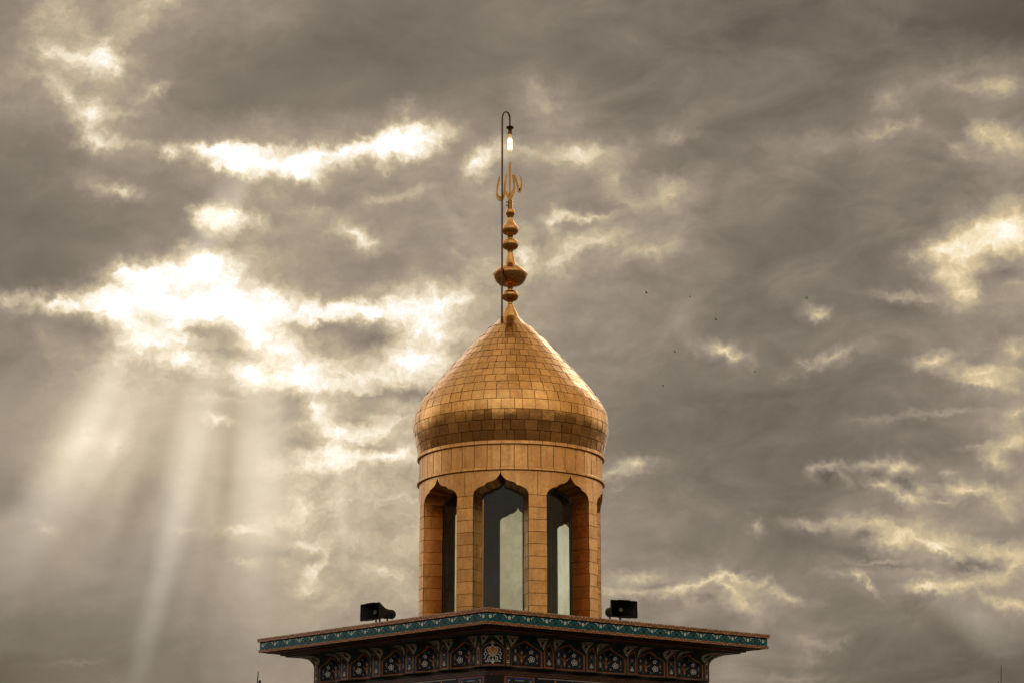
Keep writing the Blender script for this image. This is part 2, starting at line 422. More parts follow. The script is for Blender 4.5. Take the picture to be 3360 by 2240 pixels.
def thing(name, label, cat, loc=(0, 0, 0), group=None):
    o = bpy.data.objects.new(name, None)
    COL.objects.link(o)
    o.location = loc
    o['label'] = label; o['category'] = cat
    if group:
        o['group'] = group
    return o

def tag(o, label, cat, group=None):
    o['label'] = label; o['category'] = cat
    if group:
        o['group'] = group

# ------------------------------------------------------------------ materials
def mat(name, base, rough=0.5, metal=0.0, spec=0.12, vary=0.0, bump=0.0, bscale=6.0):
    m = bpy.data.materials.new(name)
    m.use_nodes = True
    N = NT(m.node_tree)
    b = m.node_tree.nodes['Principled BSDF']
    b.inputs['Roughness'].default_value = rough
    b.inputs['Metallic'].default_value = metal
    b.inputs['Specular IOR Level'].default_value = spec
    c = tuple(base) + (1,) if len(base) == 3 else base
    if vary or bump:
        tc = N.n('ShaderNodeTexCoord').outputs['Object']
        nz = N.noise(tc, bscale, 6, 0.6)
    if vary:
        f = N.rng(nz, 0.3, 0.7, 1 - vary, 1 + vary)
        N.put(b.inputs['Base Color'], N.vec('SCALE', c[:3], scale=f))
    else:
        b.inputs['Base Color'].default_value = c
    if bump:
        x = N.n('ShaderNodeBump')
        x.inputs['Strength'].default_value = bump
        x.inputs['Distance'].default_value = 0.02
        N.put(x.inputs['Height'], nz)
        N.put(b.inputs['Normal'], x.outputs[0])
    return m

def gold(name, base, rough, dent=0.35, grime=0.35, dscale=2.2):
    """weathered gilded copper: every sheet differs a little, dents, streaks of tarnish"""
    m = bpy.data.materials.new(name)
    m.use_nodes = True
    N = NT(m.node_tree)
    b = m.node_tree.nodes['Principled BSDF']
    tc = N.n('ShaderNodeTexCoord').outputs['Object']
    rnd = N.n('ShaderNodeAttribute', attribute_name='rand').outputs['Fac']
    off = N.n('ShaderNodeCombineXYZ')
    N.put(off.inputs[0], N.math('MULTIPLY', rnd, 37.0)); N.put(off.inputs[2], N.math('MULTIPLY', rnd, 11.0))
    p = N.vec('ADD', tc, off.outputs[0])
    big = N.noise(p, dscale, 4, 0.55)
    fine = N.noise(tc, 14, 6, 0.65)
    streak = N.noise(N.vec('MULTIPLY', p, (9, 9, 0.9)), 1.0, 5, 0.6)
    spots = N.noise(tc, 60, 3, 0.5)
    t = N.math('ADD', N.math('MULTIPLY', fine, 0.5), N.math('MULTIPLY', streak, 0.5))
    k = N.rng(t, 0.36, 0.66, 1 - grime, 1.06)
    k = N.math('MULTIPLY', k, N.rng(rnd, 0, 1, 0.84, 1.06))
    k = N.math('MULTIPLY', k, N.rng(spots, 0.70, 0.76, 1, 0.45))
    base2 = (base[0] * 0.86, base[1] * 0.80, base[2] * 0.78, 1)
    c = N.mixc(N.rng(big, 0.35, 0.65), tuple(base) + (1,), base2)
    N.put(b.inputs['Base Color'], N.vec('SCALE', c, scale=k))
    b.inputs['Metallic'].default_value = 1
    N.put(b.inputs['Roughness'], N.math('ADD', N.rng(t, 0.3, 0.7, rough + 0.13, rough - 0.05), N.math('MULTIPLY', N.math('SUBTRACT', rnd, 0.5), 0.10)))
    x = N.n('ShaderNodeBump')
    x.inputs['Strength'].default_value = dent
    x.inputs['Distance'].default_value = 0.05
    N.put(x.inputs['Height'], N.math('ADD', big, N.math('MULTIPLY', fine, 0.04)))
    N.put(b.inputs['Normal'], x.outputs[0])
    return m

GB = (0.71, 0.365, 0.118)
M = {}
M['gold_tile'] = gold('gilded_tile', GB, 0.21, 0.42, 0.3, 1.7)
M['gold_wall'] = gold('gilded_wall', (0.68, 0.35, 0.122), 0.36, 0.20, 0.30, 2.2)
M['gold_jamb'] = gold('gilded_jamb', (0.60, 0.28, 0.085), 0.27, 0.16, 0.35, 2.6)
M['gold_finial'] = gold('gilded_finial', (0.66, 0.33, 0.10), 0.22, 0.10, 0.35, 3.0)
M['emblem'] = gold('gilded_plate', (0.42, 0.21, 0.055), 0.34, 0.05, 0.3, 3.0)
M['seam'] = mat('dark_seam', (0.025, 0.013, 0.006), 0.8)
M['bronze'] = mat('brown_steel', (0.085, 0.035, 0.014), 0.45, 0.6, vary=0.3, bscale=9)
M['black'] = mat('black_metal', (0.012, 0.011, 0.010), 0.5)
M['horn'] = mat('black_horn', (0.013, 0.010, 0.008), 0.6, vary=0.4, bscale=12)
M['horn_cap'] = mat('worn_horn_cap', (0.09, 0.07, 0.055), 0.5)
M['teal'] = mat('teal_glaze', (0.003, 0.085, 0.092), 0.30, vary=0.2, bscale=5)
M['navy'] = mat('navy_glaze', (0.003, 0.0045, 0.014), 0.28, vary=0.25, bscale=5)
M['blue'] = mat('blue_glaze', (0.008, 0.03, 0.13), 0.3)
M['green'] = mat('dark_green_glaze', (0.008, 0.022, 0.021), 0.3, vary=0.3, bscale=8)
M['white'] = mat('white_glaze', (0.60, 0.55, 0.49), 0.3, vary=0.15, bscale=5)
M['cream'] = mat('cream_glaze', (0.235, 0.20, 0.165), 0.3, vary=0.2, bscale=8)
M['orange'] = mat('orange_glaze', (0.21, 0.066, 0.016), 0.3, vary=0.25, bscale=6)
M['ochre'] = mat('ochre_glaze', (0.22, 0.13, 0.045), 0.3)
M['amber'] = mat('amber_glaze', (0.40, 0.15, 0.025), 0.3)
M['rust'] = mat('rust_glaze', (0.013, 0.006, 0.004), 0.4)
M['vine'] = mat('teal_vine_glaze', (0.02, 0.10, 0.12), 0.3)
M['dark'] = mat('dark_interior', (0.018, 0.016, 0.015), 0.7)
M['grey'] = mat('grey_window_frame', (0.05, 0.05, 0.05), 0.5)
M['slab'] = mat('roof_slab', (0.20, 0.17, 0.14), 0.85, vary=0.2)
M['bird'] = mat('dark_feather', (0.02, 0.022, 0.02), 0.8)
M['mast'] = mat('mast_steel', (0.06, 0.055, 0.05), 0.6)

def chevron(name, c_a, c_b, period=0.36):
    """zigzag bars with lozenges between them, along u (metres) across v (0..1)"""
    m = bpy.data.materials.new(name)
    m.use_nodes = True
    N = NT(m.node_tree)
    b = m.node_tree.nodes['Principled BSDF']
    uv = N.n('ShaderNodeSeparateXYZ')
    N.put(uv.inputs[0], N.n('ShaderNodeUVMap').outputs[0])
    u = N.math('DIVIDE', uv.outputs[0], period)
    v = uv.outputs[1]
    fr = N.math('FRACT', u)
    tri = N.math('ABSOLUTE', N.math('MULTIPLY_ADD', fr, 2.0, -1.0))      # 1..0..1
    d = N.math('ABSOLUTE', N.math('SUBTRACT', v, tri))
    bar = N.math('LESS_THAN', N.math('ABSOLUTE', N.math('SUBTRACT', d, 0.20)), 0.125)
    # lozenges in the triangles
    def loz(cu, cv):
        a = N.math('ABSOLUTE', N.math('SUBTRACT', fr, cu))
        e = N.math('ABSOLUTE', N.math('SUBTRACT', v, cv))
        return N.math('LESS_THAN', N.math('ADD', N.math('MULTIPLY', a, 2.4), e), 0.25)
    k = N.math('MAXIMUM', bar, N.math('MAXIMUM', loz(0.5, 0.68), N.math('MAXIMUM', loz(0.0, 0.32), loz(1.0, 0.32))))
    edge = N.math('GREATER_THAN', N.math('ABSOLUTE', N.math('SUBTRACT', v, 0.5)), 0.46)
    tc = N.n('ShaderNodeTexCoord').outputs['Object']
    nz = N.rng(N.noise(tc, 3.0, 5, 0.6), 0.3, 0.7, 0.72, 1.12)
    c = N.mixc(k, tuple(c_a) + (1,), tuple(c_b) + (1,))
    c = N.mixc(edge, c, (0.10, 0.03, 0.012, 1))
    N.put(b.inputs['Base Color'], N.vec('SCALE', c, scale=nz))
    b.inputs['Roughness'].default_value = 0.35
    b.inputs['Specular IOR Level'].default_value = 0.15
    return m
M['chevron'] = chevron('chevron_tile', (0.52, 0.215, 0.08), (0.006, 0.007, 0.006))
M['chevron_shaded'] = chevron('chevron_shaded_tile', (0.12, 0.043, 0.016), (0.006, 0.007, 0.006), 0.36)  # darker copy of the chevron tile, under-eave shade put into its colour

def glass_mat():
    m = bpy.data.materials.new('tinted_glass')
    m.use_nodes = True
    t = m.node_tree
    t.nodes.clear()
    N = NT(t)
    tc = N.n('ShaderNodeTexCoord').outputs['Object']
    dust = N.noise(N.vec('MULTIPLY', tc, (1, 1, 0.7)), 3.0, 8, 0.7)
    speck = N.noise(tc, 45, 3, 0.5)
    trans = N.n('ShaderNodeBsdfTransparent')
    tint = N.mixc(N.rng(dust, 0.35, 0.7), (0.97, 1.0, 0.89, 1), (0.86, 0.91, 0.78, 1))
    tint = N.mixc(N.rng(speck, 0.66, 0.72), tint, (0.6, 0.64, 0.56, 1))
    N.put(trans.inputs[0], tint)
    gl = N.n('ShaderNodeBsdfGlossy')
    gl.inputs['Roughness'].default_value = 0.03
    gl.inputs['Color'].default_value = (0.66, 0.60, 0.55, 1)
    df = N.n('ShaderNodeBsdfTranslucent')
    df.inputs['Color'].default_value = (0.62, 0.64, 0.50, 1)
    fr = N.n('ShaderNodeFresnel')
    fr.inputs['IOR'].default_value = 1.45
    m1 = N.n('ShaderNodeMixShader')
    N.put(m1.inputs[0], N.rng(dust, 0.4, 0.75, 0.02, 0.16)); N.put(m1.inputs[1], trans.outputs[0]); N.put(m1.inputs[2], df.outputs[0])
    m2 = N.n('ShaderNodeMixShader')
    N.put(m2.inputs[0], fr.outputs[0]); N.put(m2.inputs[1], m1.outputs[0]); N.put(m2.inputs[2], gl.outputs[0])
    out = N.n('ShaderNodeOutputMaterial')
    N.put(out.inputs[0], m2.outputs[0])
    return m
M['glass'] = glass_mat()

def bulb_mat():
    m = bpy.data.materials.new('lit_bulb')
    m.use_nodes = True
    t = m.node_tree
    t.nodes.clear()
    N = NT(t)
    e = N.n('ShaderNodeEmission')
    z = N.n('ShaderNodeSeparateXYZ')
    N.put(z.inputs[0], N.n('ShaderNodeTexCoord').outputs['Generated'])
    c = N.ramp(z.outputs[2], [(0.0, (0.9, 0.62, 0.3, 1)), (0.12, (1, 0.8, 0.45, 1)), (0.2, (1, 0.86, 0.55, 1)), (0.72, (1, 0.86, 0.55, 1)), (0.82, (1, 0.62, 0.22, 1)), (1.0, (0.8, 0.36, 0.10, 1))])
    s = N.ramp(z.outputs[2], [(0.0, (0.10,) * 3 + (1,)), (0.16, (0.16,) * 3 + (1,)), (0.22, (1, 1, 1, 1)), (0.70, (1, 1, 1, 1)), (0.78, (0.14,) * 3 + (1,)), (1.0, (0.09,) * 3 + (1,))])
    N.put(e.inputs[0], c)
    N.put(e.inputs[1], N.math('MULTIPLY', s, 6.0))
    out = N.n('ShaderNodeOutputMaterial')
    N.put(out.inputs[0], e.outputs[0])
    return m
M['bulb'] = bulb_mat()

def ground_mat():
    m = bpy.data.materials.new('dry_ground')
    m.use_nodes = True
    N = NT(m.node_tree)
    b = m.node_tree.nodes['Principled BSDF']
    tc = N.n('ShaderNodeTexCoord').outputs['Object']
    a = N.noise(tc, 0.02, 6, 0.6)
    d = N.noise(tc, 1.5, 6, 0.65)
    c = N.ramp(N.math('MULTIPLY_ADD', d, 0.35, N.math('MULTIPLY', a, 0.65)), [(0.3, (0.05, 0.034, 0.023, 1)), (0.5, (0.095, 0.066, 0.044, 1)), (0.7, (0.13, 0.095, 0.066, 1))])
    N.put(b.inputs['Base Color'], c)
    b.inputs['Roughness'].default_value = 0.95
    return m

# ------------------------------------------------------------------ ground
g = MB()
gm = ground_mat()
g.grid(lambda t, r: (r * math.sin(t), r * math.cos(t), 0), [2 * math.pi * i / 64 for i in range(64)], [0.01, 10, 40, 150, 600, 2500, 6000], gm, closed=True, smooth=False, flip=True)
go = g.build('ground')
go['kind'] = 'structure'

# ------------------------------------------------------------------ the tower
tower = thing('shrine_tower', 'gilded onion dome and arched drum over a square tower with a teal tiled cornice', 'tower', (0, AX, 0))
ROT_C = R(-4.72)      # turn of the square tower: one corner almost faces the camera
ROT_W = R(-6.2)       # turn of the drum: one window almost faces the camera

def pol(r, t, z):
    return Vector((r * math.sin(t), -r * math.cos(t), z))

def interp(tab, z):
    """tab: (z, r) ascending in z"""
    if z <= tab[0][0]:
        return tab[0][1]
    for (a, ra), (b, rb) in zip(tab, tab[1:]):
        if z <= b:
            return ra + (rb - ra) * (z - a) / (b - a)
    return tab[-1][1]

# --- dome ---------------------------------------------------------
DOME = [(20.93, 2.272), (21.005, 2.290), (21.098, 2.310), (21.288, 2.354), (21.495, 2.404), (21.66, 2.424), (21.80, 2.424), (21.95, 2.398), (22.158, 2.323), (22.4, 2.176), (22.69, 1.954),
        (23.079, 1.632), (23.419, 1.336), (23.736, 1.053), (24.0, 0.795), (24.164, 0.633), (24.30, 0.495), (24.396, 0.411)]
def smooth_prof(tab, n=160):
    zs = [tab[0][0] + (tab[-1][0] - tab[0][0]) * i / n for i in range(n + 1)]
    rs = [interp(tab, z) for z in zs]
    for _ in range(10):
        rs = [rs[0]] + [(rs[i - 1] + 2 * rs[i] + rs[i + 1]) / 4 for i in range(1, n)] + [rs[-1]]
    return list(zip(zs, rs))
DP = smooth_prof(DOME)
def dome_r(z):
    return interp(DP, z)
b = MB()
b.lathe([(dome_r(20.93 + 3.32 * i / 60) - 0.014, 20.93 + 3.32 * i / 60) for i in range(61)], M['seam'], 96)
core = b.build('dome', tower)
ROWS = [20.944, 21.176, 21.417, 21.668, 21.925, 22.166, 22.397, 22.602, 22.802, 22.997, 23.192, 23.384, 23.570, 23.753, 23.949, 24.247]
COUNT = [54, 52, 53, 52, 51, 51, 50, 48, 46, 44, 42, 40, 38, 36, 32]
rg = random.Random(3)
b = MB()
for k in range(15):
    z0, z1 = ROWS[k] + 0.006, ROWS[k + 1] - 0.006
    n = COUNT[k]
    w = [rg.choice([1, 1, 1, 1.0, 0.62, 1.08]) * rg.uniform(0.95, 1.05) for _ in range(n)]
    tot = sum(w)
    t = rg.uniform(0, 6.28)
    for q in w:
        dt = 2 * math.pi * q / tot
        gap = 0.0058 / dome_r((z0 + z1) / 2)
        ta, tb = t + gap, t + dt - gap
        t += dt
        rnd = rg.random()
        f_ = 0.55 if k < 4 else 1.0
        ya, pa = rg.gauss(0, 0.026) * f_, rg.gauss(0, 0.030) * f_
        tm, zm = (ta + tb) / 2, (z0 + z1) / 2
        lift = rg.uniform(0, 0.004)
        bow = rg.uniform(-0.004, 0.004)
        def fn(tt, zz, ya=ya, pa=pa, tm=tm, zm=zm, lift=lift, bow=bow, hw=dt / 2, hz=(z1 - z0) / 2):
            r = dome_r(zz)
            x, y = (tt - tm) / hw, (zz - zm) / hz
            return pol(r + lift + (tt - tm) * r * ya + (zz - zm) * pa + bow * (1 - x * x) * (1 - y * y), tt, zz)
        b.grid(fn, [ta + (tb - ta) * i / 4 for i in range(5)], [z0 + (z1 - z0) * i / 4 for i in range(5)], M['gold_tile'], rnd)
b.build('dome_cladding', core)

# --- finial -------------------------------------------------------
FIN = [(0.560, 24.238), (0.50, 24.285), (0.409, 24.352), (0.317, 24.452), (0.233, 24.531), (0.218, 24.564), (0.168, 24.676), (0.114, 24.788), (0.082, 24.851), (0.082, 24.862), (0.071, 24.866), (0.071, 24.956), (0.151, 24.986), (0.199, 25.035), (0.216, 25.10), (0.218, 25.113), (0.212, 25.147), (0.184, 25.192),
       (0.108, 25.233), (0.071, 25.249), (0.071, 25.357), (0.13, 25.361), (0.26, 25.395), (0.346, 25.462), (0.412, 25.575), (0.436, 25.65), (0.438, 25.664), (0.429, 25.699), (0.39, 25.756), (0.315, 25.824), (0.217, 25.881), (0.163, 25.938), (0.119, 26.028), (0.098, 26.119), (0.082, 26.218), (0.082, 26.228), (0.072, 26.232), (0.072, 26.320),
       (0.131, 26.333), (0.185, 26.369), (0.215, 26.438), (0.219, 26.478), (0.211, 26.518), (0.174, 26.563), (0.098, 26.593), (0.072, 26.598), (0.072, 26.721), (0.098, 26.723), (0.164, 26.746), (0.207, 26.803), (0.22, 26.86), (0.218, 26.895), (0.207, 26.918), (0.175, 26.964), (0.12, 27.032), (0.087, 27.101), (0.07, 27.159),
       (0.072, 27.17), (0.079, 27.193), (0.098, 27.239), (0.118, 27.274), (0.125, 27.308), (0.125, 27.331), (0.114, 27.377), (0.092, 27.4), (0.072, 27.407), (0.072, 27.645), (0.0, 27.645)]
CUTS = [0, 9, 19, 36, 45, 57, len(FIN) - 1]
FNAMES = ['finial_cone', 'small_bulb', 'large_bulb', 'small_bulb', 'pear_bulb', 'socket']
fo = None
for (a, c), nm in zip(zip(CUTS, CUTS[1:]), FNAMES):
    b = MB()
    b.lathe(FIN[a:c + 1], M['gold_finial'], 48)
    if nm == 'finial_cone':
        fo = b.build('finial', tower)
    else:
        if nm == 'large_bulb':
            b.lathe([(0.440, 25.658), (0.4425, 25.663), (0.440, 25.668)], M['seam'], 48)
        if nm == 'socket':
            for zz in (27.50, 27.59):
                b.tube([(-0.072, -0.03, zz), (-0.095, -0.035, zz)], 0.020, M['black'], 8)
        b.build(nm, fo)

# the gilded word on the top of the finial, cut from plate
UN = 0.0017486
def zx(px, py):
    return ((px - 750) * UN - 0.008, 27.645 + (1385 - py) * UN)
STROKES = [
    [(748, 779, 3), (755, 810, 20), (751, 850, 26), (750, 900, 28), (750, 1000, 25), (750, 1200, 24), (749, 1290, 25), (749, 1340, 42), (749, 1392, 44)],
    [(741, 820, 8), (739, 860, 9), (735, 886, 3)],
    [(595, 1003, 3), (597, 1030, 20), (588, 1070, 25), (578, 1120, 26), (568, 1180, 20), (562, 1240, 17), (563, 1290, 24), (575, 1330, 40), (600, 1355, 56), (626, 1356, 56), (648, 1330, 42), (662, 1290, 28), (670, 1240, 26), (676, 1180, 27), (682, 1110, 26), (690, 1050, 25), (698, 1000, 22), (697, 957, 3)],
    [(672, 1190, 22), (678, 1230, 20), (692, 1265, 28), (712, 1294, 42), (738, 1318, 56), (766, 1310, 56), (790, 1276, 42), (806, 1235, 33), (814, 1190, 26), (815, 1140, 25), (810, 1090, 28), (804, 1040, 30), (802, 1005, 28), (806, 985, 10)],
    [(803, 984, 6), (815, 1005, 24), (830, 1040, 27), (845, 1090, 26), (858, 1140, 26), (870, 1190, 28), (881, 1222, 40), (893, 1236, 44), (906, 1212, 30), (917, 1160, 20), (919, 1110, 20), (914, 1060, 20), (904, 1020, 16), (890, 997, 3)]]
b = MB()
def ribbon(mb, pts, thick, mt, yoff):
    n = len(pts)
    L, Rr = [], []
    for i, (x, z, w) in enumerate(pts):
        x0, z0, _ = pts[max(i - 1, 0)]; x1, z1, _ = pts[min(i + 1, n - 1)]
        dx, dz = x1 - x0, z1 - z0
        l = math.hypot(dx, dz) or 1
        nx, nz = -dz / l * w / 2, dx / l * w / 2
        L.append((x + nx, z + nz)); Rr.append((x - nx, z - nz))
    for i in range(n - 1):
        for y, fl in ((-thick / 2 + yoff, 0), (thick / 2 + yoff, 1)):
            q = [(L[i][0], y, L[i][1]), (Rr[i][0], y, Rr[i][1]), (Rr[i + 1][0], y, Rr[i + 1][1]), (L[i + 1][0], y, L[i + 1][1])]
            mb.face(q[::-1] if fl else q, mt)
        for E in (L, Rr):
            a, c = E[i], E[i + 1]
            mb.face([(a[0], -thick / 2 + yoff, a[1]), (c[0], -thick / 2 + yoff, c[1]), (c[0], thick / 2 + yoff, c[1]), (a[0], thick / 2 + yoff, a[1])], mt)
def dense(pts, n=4):
    out = []
    for i in range(len(pts) - 1):
        p0 = pts[max(i - 1, 0)]; p1 = pts[i]; p2 = pts[i + 1]; p3 = pts[min(i + 2, len(pts) - 1)]
        for k in range(n):
            t = k / n
            out.append(tuple(0.5 * (2 * p1[j] + (p2[j] - p0[j]) * t + (2 * p0[j] - 5 * p1[j] + 4 * p2[j] - p3[j]) * t * t + (3 * p1[j] - p0[j] - 3 * p2[j] + p3[j]) * t ** 3) for j in range(len(p1))))
    out.append(tuple(pts[-1]))
    return out
for i, s in enumerate(STROKES):
    pts = [(zx(x, y) + (max(w * 1.22, 2) * UN,)) for x, y, w in s]
    ribbon(b, dense(pts, 4), 0.034 + 0.002 * i, M['emblem'], 0)
b.build('calligraphy_emblem', fo)
fo.location.x = -0.018

# --- drum ---------------------------------------------------------
RD = 2.254
Z_SPR, Z_BASE, Z_R2, Z_R1 = 19.650, 16.56, 20.222, 20.842
HW = R(16.9)
ROWH = 0.2872
ARCH = [(1, 0), (.99, .08), (.965, .15), (.92, .225), (.85, .295), (.75, .355), (.66, .388), (.59, .405), (.570, .415), (.562, .44), (.55, .465), (.52, .497), (.47, .527), (.40, .552), (.33, .573), (.27, .595), (.21, .633), (.15, .685), (.10, .745), (.06, .81), (.03, .88), (.012, .94), (0, 1)]
AH = 0.556
IN_W, IN_D, IN_H = 0.488, 1.70, 0.394

b = MB()
# dark backing of the whole wall, with the window openings left out
rad = RD - 0.012
bands = MB()
for k in range(8):
    tw = ROT_W + k * math.pi / 4
    p0, p1 = tw + HW, tw + math.pi / 4 - HW
    b.grid(lambda t, z: pol(rad, t, z), [p0 + (p1 - p0) * i / 4 for i in range(5)], [Z_BASE, Z_SPR], M['seam'])
    prev = None
    outl = [(tw - HW * x, Z_SPR + AH * y) for x, y in ARCH] + [(tw + HW * x, Z_SPR + AH * y) for x, y in ARCH[::-1][1:]]
    full = [(tw - math.pi / 8, Z_SPR), (tw - HW, Z_SPR)] + outl[1:-1] + [(tw + HW, Z_SPR), (tw + math.pi / 8, Z_SPR)]
    for (ta, za), (tb, zb) in zip(full, full[1:]):
        b.face([pol(rad, ta, za), pol(rad, tb, zb), pol(rad, tb, Z_R2), pol(rad, ta, Z_R2)], M['seam'])
b.grid(lambda t, z: pol(rad, t, z), [2 * math.pi * i / 96 for i in range(96)], [Z_R2, 20.95], M['seam'], closed=True)
drum = b.build('drum', tower)

rg = random.Random(11)
wall = MB()
for k in range(8):
    tw = ROT_W + k * math.pi / 4
    # spandrel sheets: one from the middle of each pier to the next, with the arch cut out
    g0 = 0.006 / RD
    outl = [(tw - HW * x, Z_SPR + AH * y) for x, y in ARCH] + [(tw + HW * x, Z_SPR + AH * y) for x, y in ARCH[::-1][1:]]
    full = [(tw - math.pi / 8 + g0, Z_SPR + 0.006), (tw - HW, Z_SPR + 0.006)] + outl[1:-1] + [(tw + HW, Z_SPR + 0.006), (tw + math.pi / 8 - g0, Z_SPR + 0.006)]
    base = len(wall.v)
    NV = 4
    rn = rg.random()
    for t, z in full:
        for j in range(NV + 1):
            wall.v.append(tuple(pol(RD, t, z + (Z_R2 - z) * j / NV)))
    for i in range(len(full) - 1):
        for j in range(NV):
            q = base + i * (NV + 1) + j
            wall.f.append((q, q + NV + 1, q + NV + 2, q + 1))
            wall.m.append(wall.mi(M['gold_wall'])); wall.r.append(rn); wall.sm.append(True); wall.uv.append([(0, 0)] * 4)
    # pier blocks
    p0, p1 = tw + HW, tw + math.pi / 4 - HW
    nrow = int((Z_SPR - Z_BASE) / ROWH) + 1
    for q in range(nrow):
        zt = Z_SPR - q * ROWH - 0.006
        zb = max(Z_SPR - (q + 1) * ROWH + 0.006, Z_BASE)
        if zb >= zt:
            continue
        tl = rg.gauss(0, 0.012); tz = rg.gauss(0, 0.012)
        tm, zm = (p0 + p1) / 2, (zt + zb) / 2
        wall.grid(lambda t, z: pol(RD + (t - tm) * RD * tl + (z - zm) * tz, t, z), [p0 + (p1 - p0) * i / 5 for i in range(6)], [zb + (zt - zb) * i / 2 for i in range(3)], M['gold_wall'], rg.random())
wall.build('wall_cladding', drum)

# frieze of upright sheets between the two rings
b = MB()
nF = 44
for k in range(nF):
    w = 2 * math.pi / nF
    t0, t1 = k * w + 0.004 + ROT_W, (k + 1) * w - 0.003 + ROT_W
    tl = rg.gauss(0, 0.015); tz = rg.gauss(0, 0.008)
    tm = (t0 + t1) / 2
    b.grid(lambda t, z: pol(RD + (t - tm) * RD * tl + (z - 20.58) * tz, t, z), [t0 + (t1 - t0) * i / 3 for i in range(4)], [20.30, 20.45, 20.60, 20.75, 20.85], M['gold_wall'], rg.random())
b.build('sheet_band', drum)
for zb, zt, off in ((20.225, 20.307, 0.0), (20.842, 20.945, 0.01)):
    b = MB()
    pr = [(RD - 0.02, zb + 0.016), (2.296, zb + 0.001), (2.314, zb + 0.014), (2.312, zt - 0.024), (2.296, zt - 0.006), (RD - 0.01, zt)]
    nR = 44
    for k in range(nR):
        w = 2 * math.pi / nR
        t0, t1 = k * w + 0.0025 + ROT_W + off, (k + 1) * w - 0.0025 + ROT_W + off
        dr = rg.uniform(-0.001, 0.001)
        b.grid(lambda t, j: pol(pr[j][0] + dr, t, pr[j][1]), [t0, (t0 + t1) / 2, t1], list(range(len(pr))), M['gold_wall'], rg.random(), smooth=False)
    b.grid(lambda t, j: pol((RD + 0.02, RD + 0.02)[j], t, (zb + 0.01, zt - 0.008)[j]), [2 * math.pi * i / 96 for i in range(96)], [0, 1], M['seam'], closed=True)
    b.build('ring_moulding', drum)

# windows: splayed gilded reveal, frame, one pane of dusty glass
def wloc(tw, x, d, z):
    """point in the window's own frame: x to the right, d out from the axis"""
    return Vector((d * math.sin(tw) + x * math.cos(tw), -d * math.cos(tw) + x * math.sin(tw), z))
for k in range(8):
    tw = ROT_W + k * math.pi / 4
    b = MB()
    nrow = int((Z_SPR - Z_BASE) / ROWH) + 1
    for sd in (-1, 1):
        oc = pol(RD - 0.002, tw + sd * HW, 0)
        ic = wloc(tw, sd * IN_W, IN_D, 0)
        nv = Vector((math.cos(tw), math.sin(tw), 0)) * (-sd)
        b.face([(oc.x, oc.y, Z_BASE), (ic.x, ic.y, Z_BASE), (ic.x, ic.y, Z_SPR), (oc.x, oc.y, Z_SPR)], M['seam'])
        for q in range(nrow):
            zt = Z_SPR - q * ROWH - 0.005
            zb = max(Z_SPR - (q + 1) * ROWH + 0.005, Z_BASE)
            if zb >= zt:
                continue
            e = nv * 0.007
            tx, tz = rg.gauss(0, 0.012), rg.gauss(0, 0.012)
            def fn(u, z, oc=oc, ic=ic, e=e, tx=tx, tz=tz, zt=zt):
                p = oc.lerp(ic, u)
                return Vector((p.x, p.y, z)) + e * (1 + (u - 0.5) * tx * 60 + (z - zt) * tz * 100)
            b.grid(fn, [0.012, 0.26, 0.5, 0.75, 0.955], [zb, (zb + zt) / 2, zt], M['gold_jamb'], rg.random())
    full = [(-x, y) for x, y in ARCH] + [(x, y) for x, y in ARCH[::-1][1:]]
    rn = rg.random()
    # soffit of the arch: a smooth sheet from the outer outline to the inner one, left and right of the point separate
    for half, sel in ((-1, full[:len(ARCH)]), (1, full[len(ARCH) - 1:])):
        def fn(i, u, sel=sel):
            x, y = sel[i]
            o = pol(RD - 0.001, tw + HW * x, Z_SPR + AH * y)
            n_ = wloc(tw, IN_W * x, IN_D, Z_SPR + IN_H * y)
            return o.lerp(n_, u)
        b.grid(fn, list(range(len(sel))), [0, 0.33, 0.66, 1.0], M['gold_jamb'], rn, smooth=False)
    w = b.build('window', drum)
    # frame and interior face around the opening
    f = MB()
    inn = [(-IN_W, Z_BASE)] + [(IN_W * x, Z_SPR + IN_H * y) for x, y in full] + [(IN_W, Z_BASE)]
    for (xa, za), (xb, zb) in zip(inn, inn[1:]):
        s_ = 0.955
        def sc(x, z):
            return (x * s_, Z_BASE + (z - Z_BASE) * 0.990)
        A, B = (xa, za), (xb, zb)
        C, D = sc(xb, zb), sc(xa, za)
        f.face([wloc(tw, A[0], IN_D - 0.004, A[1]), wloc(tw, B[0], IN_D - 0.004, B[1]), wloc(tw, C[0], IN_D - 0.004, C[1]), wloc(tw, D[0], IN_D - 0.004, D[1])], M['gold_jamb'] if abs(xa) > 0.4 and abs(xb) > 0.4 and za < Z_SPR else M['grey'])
        f.face([wloc(tw, D[0], IN_D - 0.004, D[1]), wloc(tw, C[0], IN_D - 0.004, C[1]), wloc(tw, C[0], IN_D - 0.043, C[1]), wloc(tw, D[0], IN_D - 0.043, D[1])], M['grey'])
    f.build('frame', w)
    p = MB()
    cx = [(x * 0.95, Z_BASE + (z - Z_BASE) * 0.993) for x, z in inn]
    for (xa, za), (xb, zb) in zip(cx, cx[1:]):
        if abs(xa - xb) > 1e-6:
            p.face([wloc(tw, xa, IN_D - 0.025, Z_BASE), wloc(tw, xb, IN_D - 0.025, Z_BASE), wloc(tw, xb, IN_D - 0.025, zb), wloc(tw, xa, IN_D - 0.025, za)], M['glass'])
    p.build('pane', w)

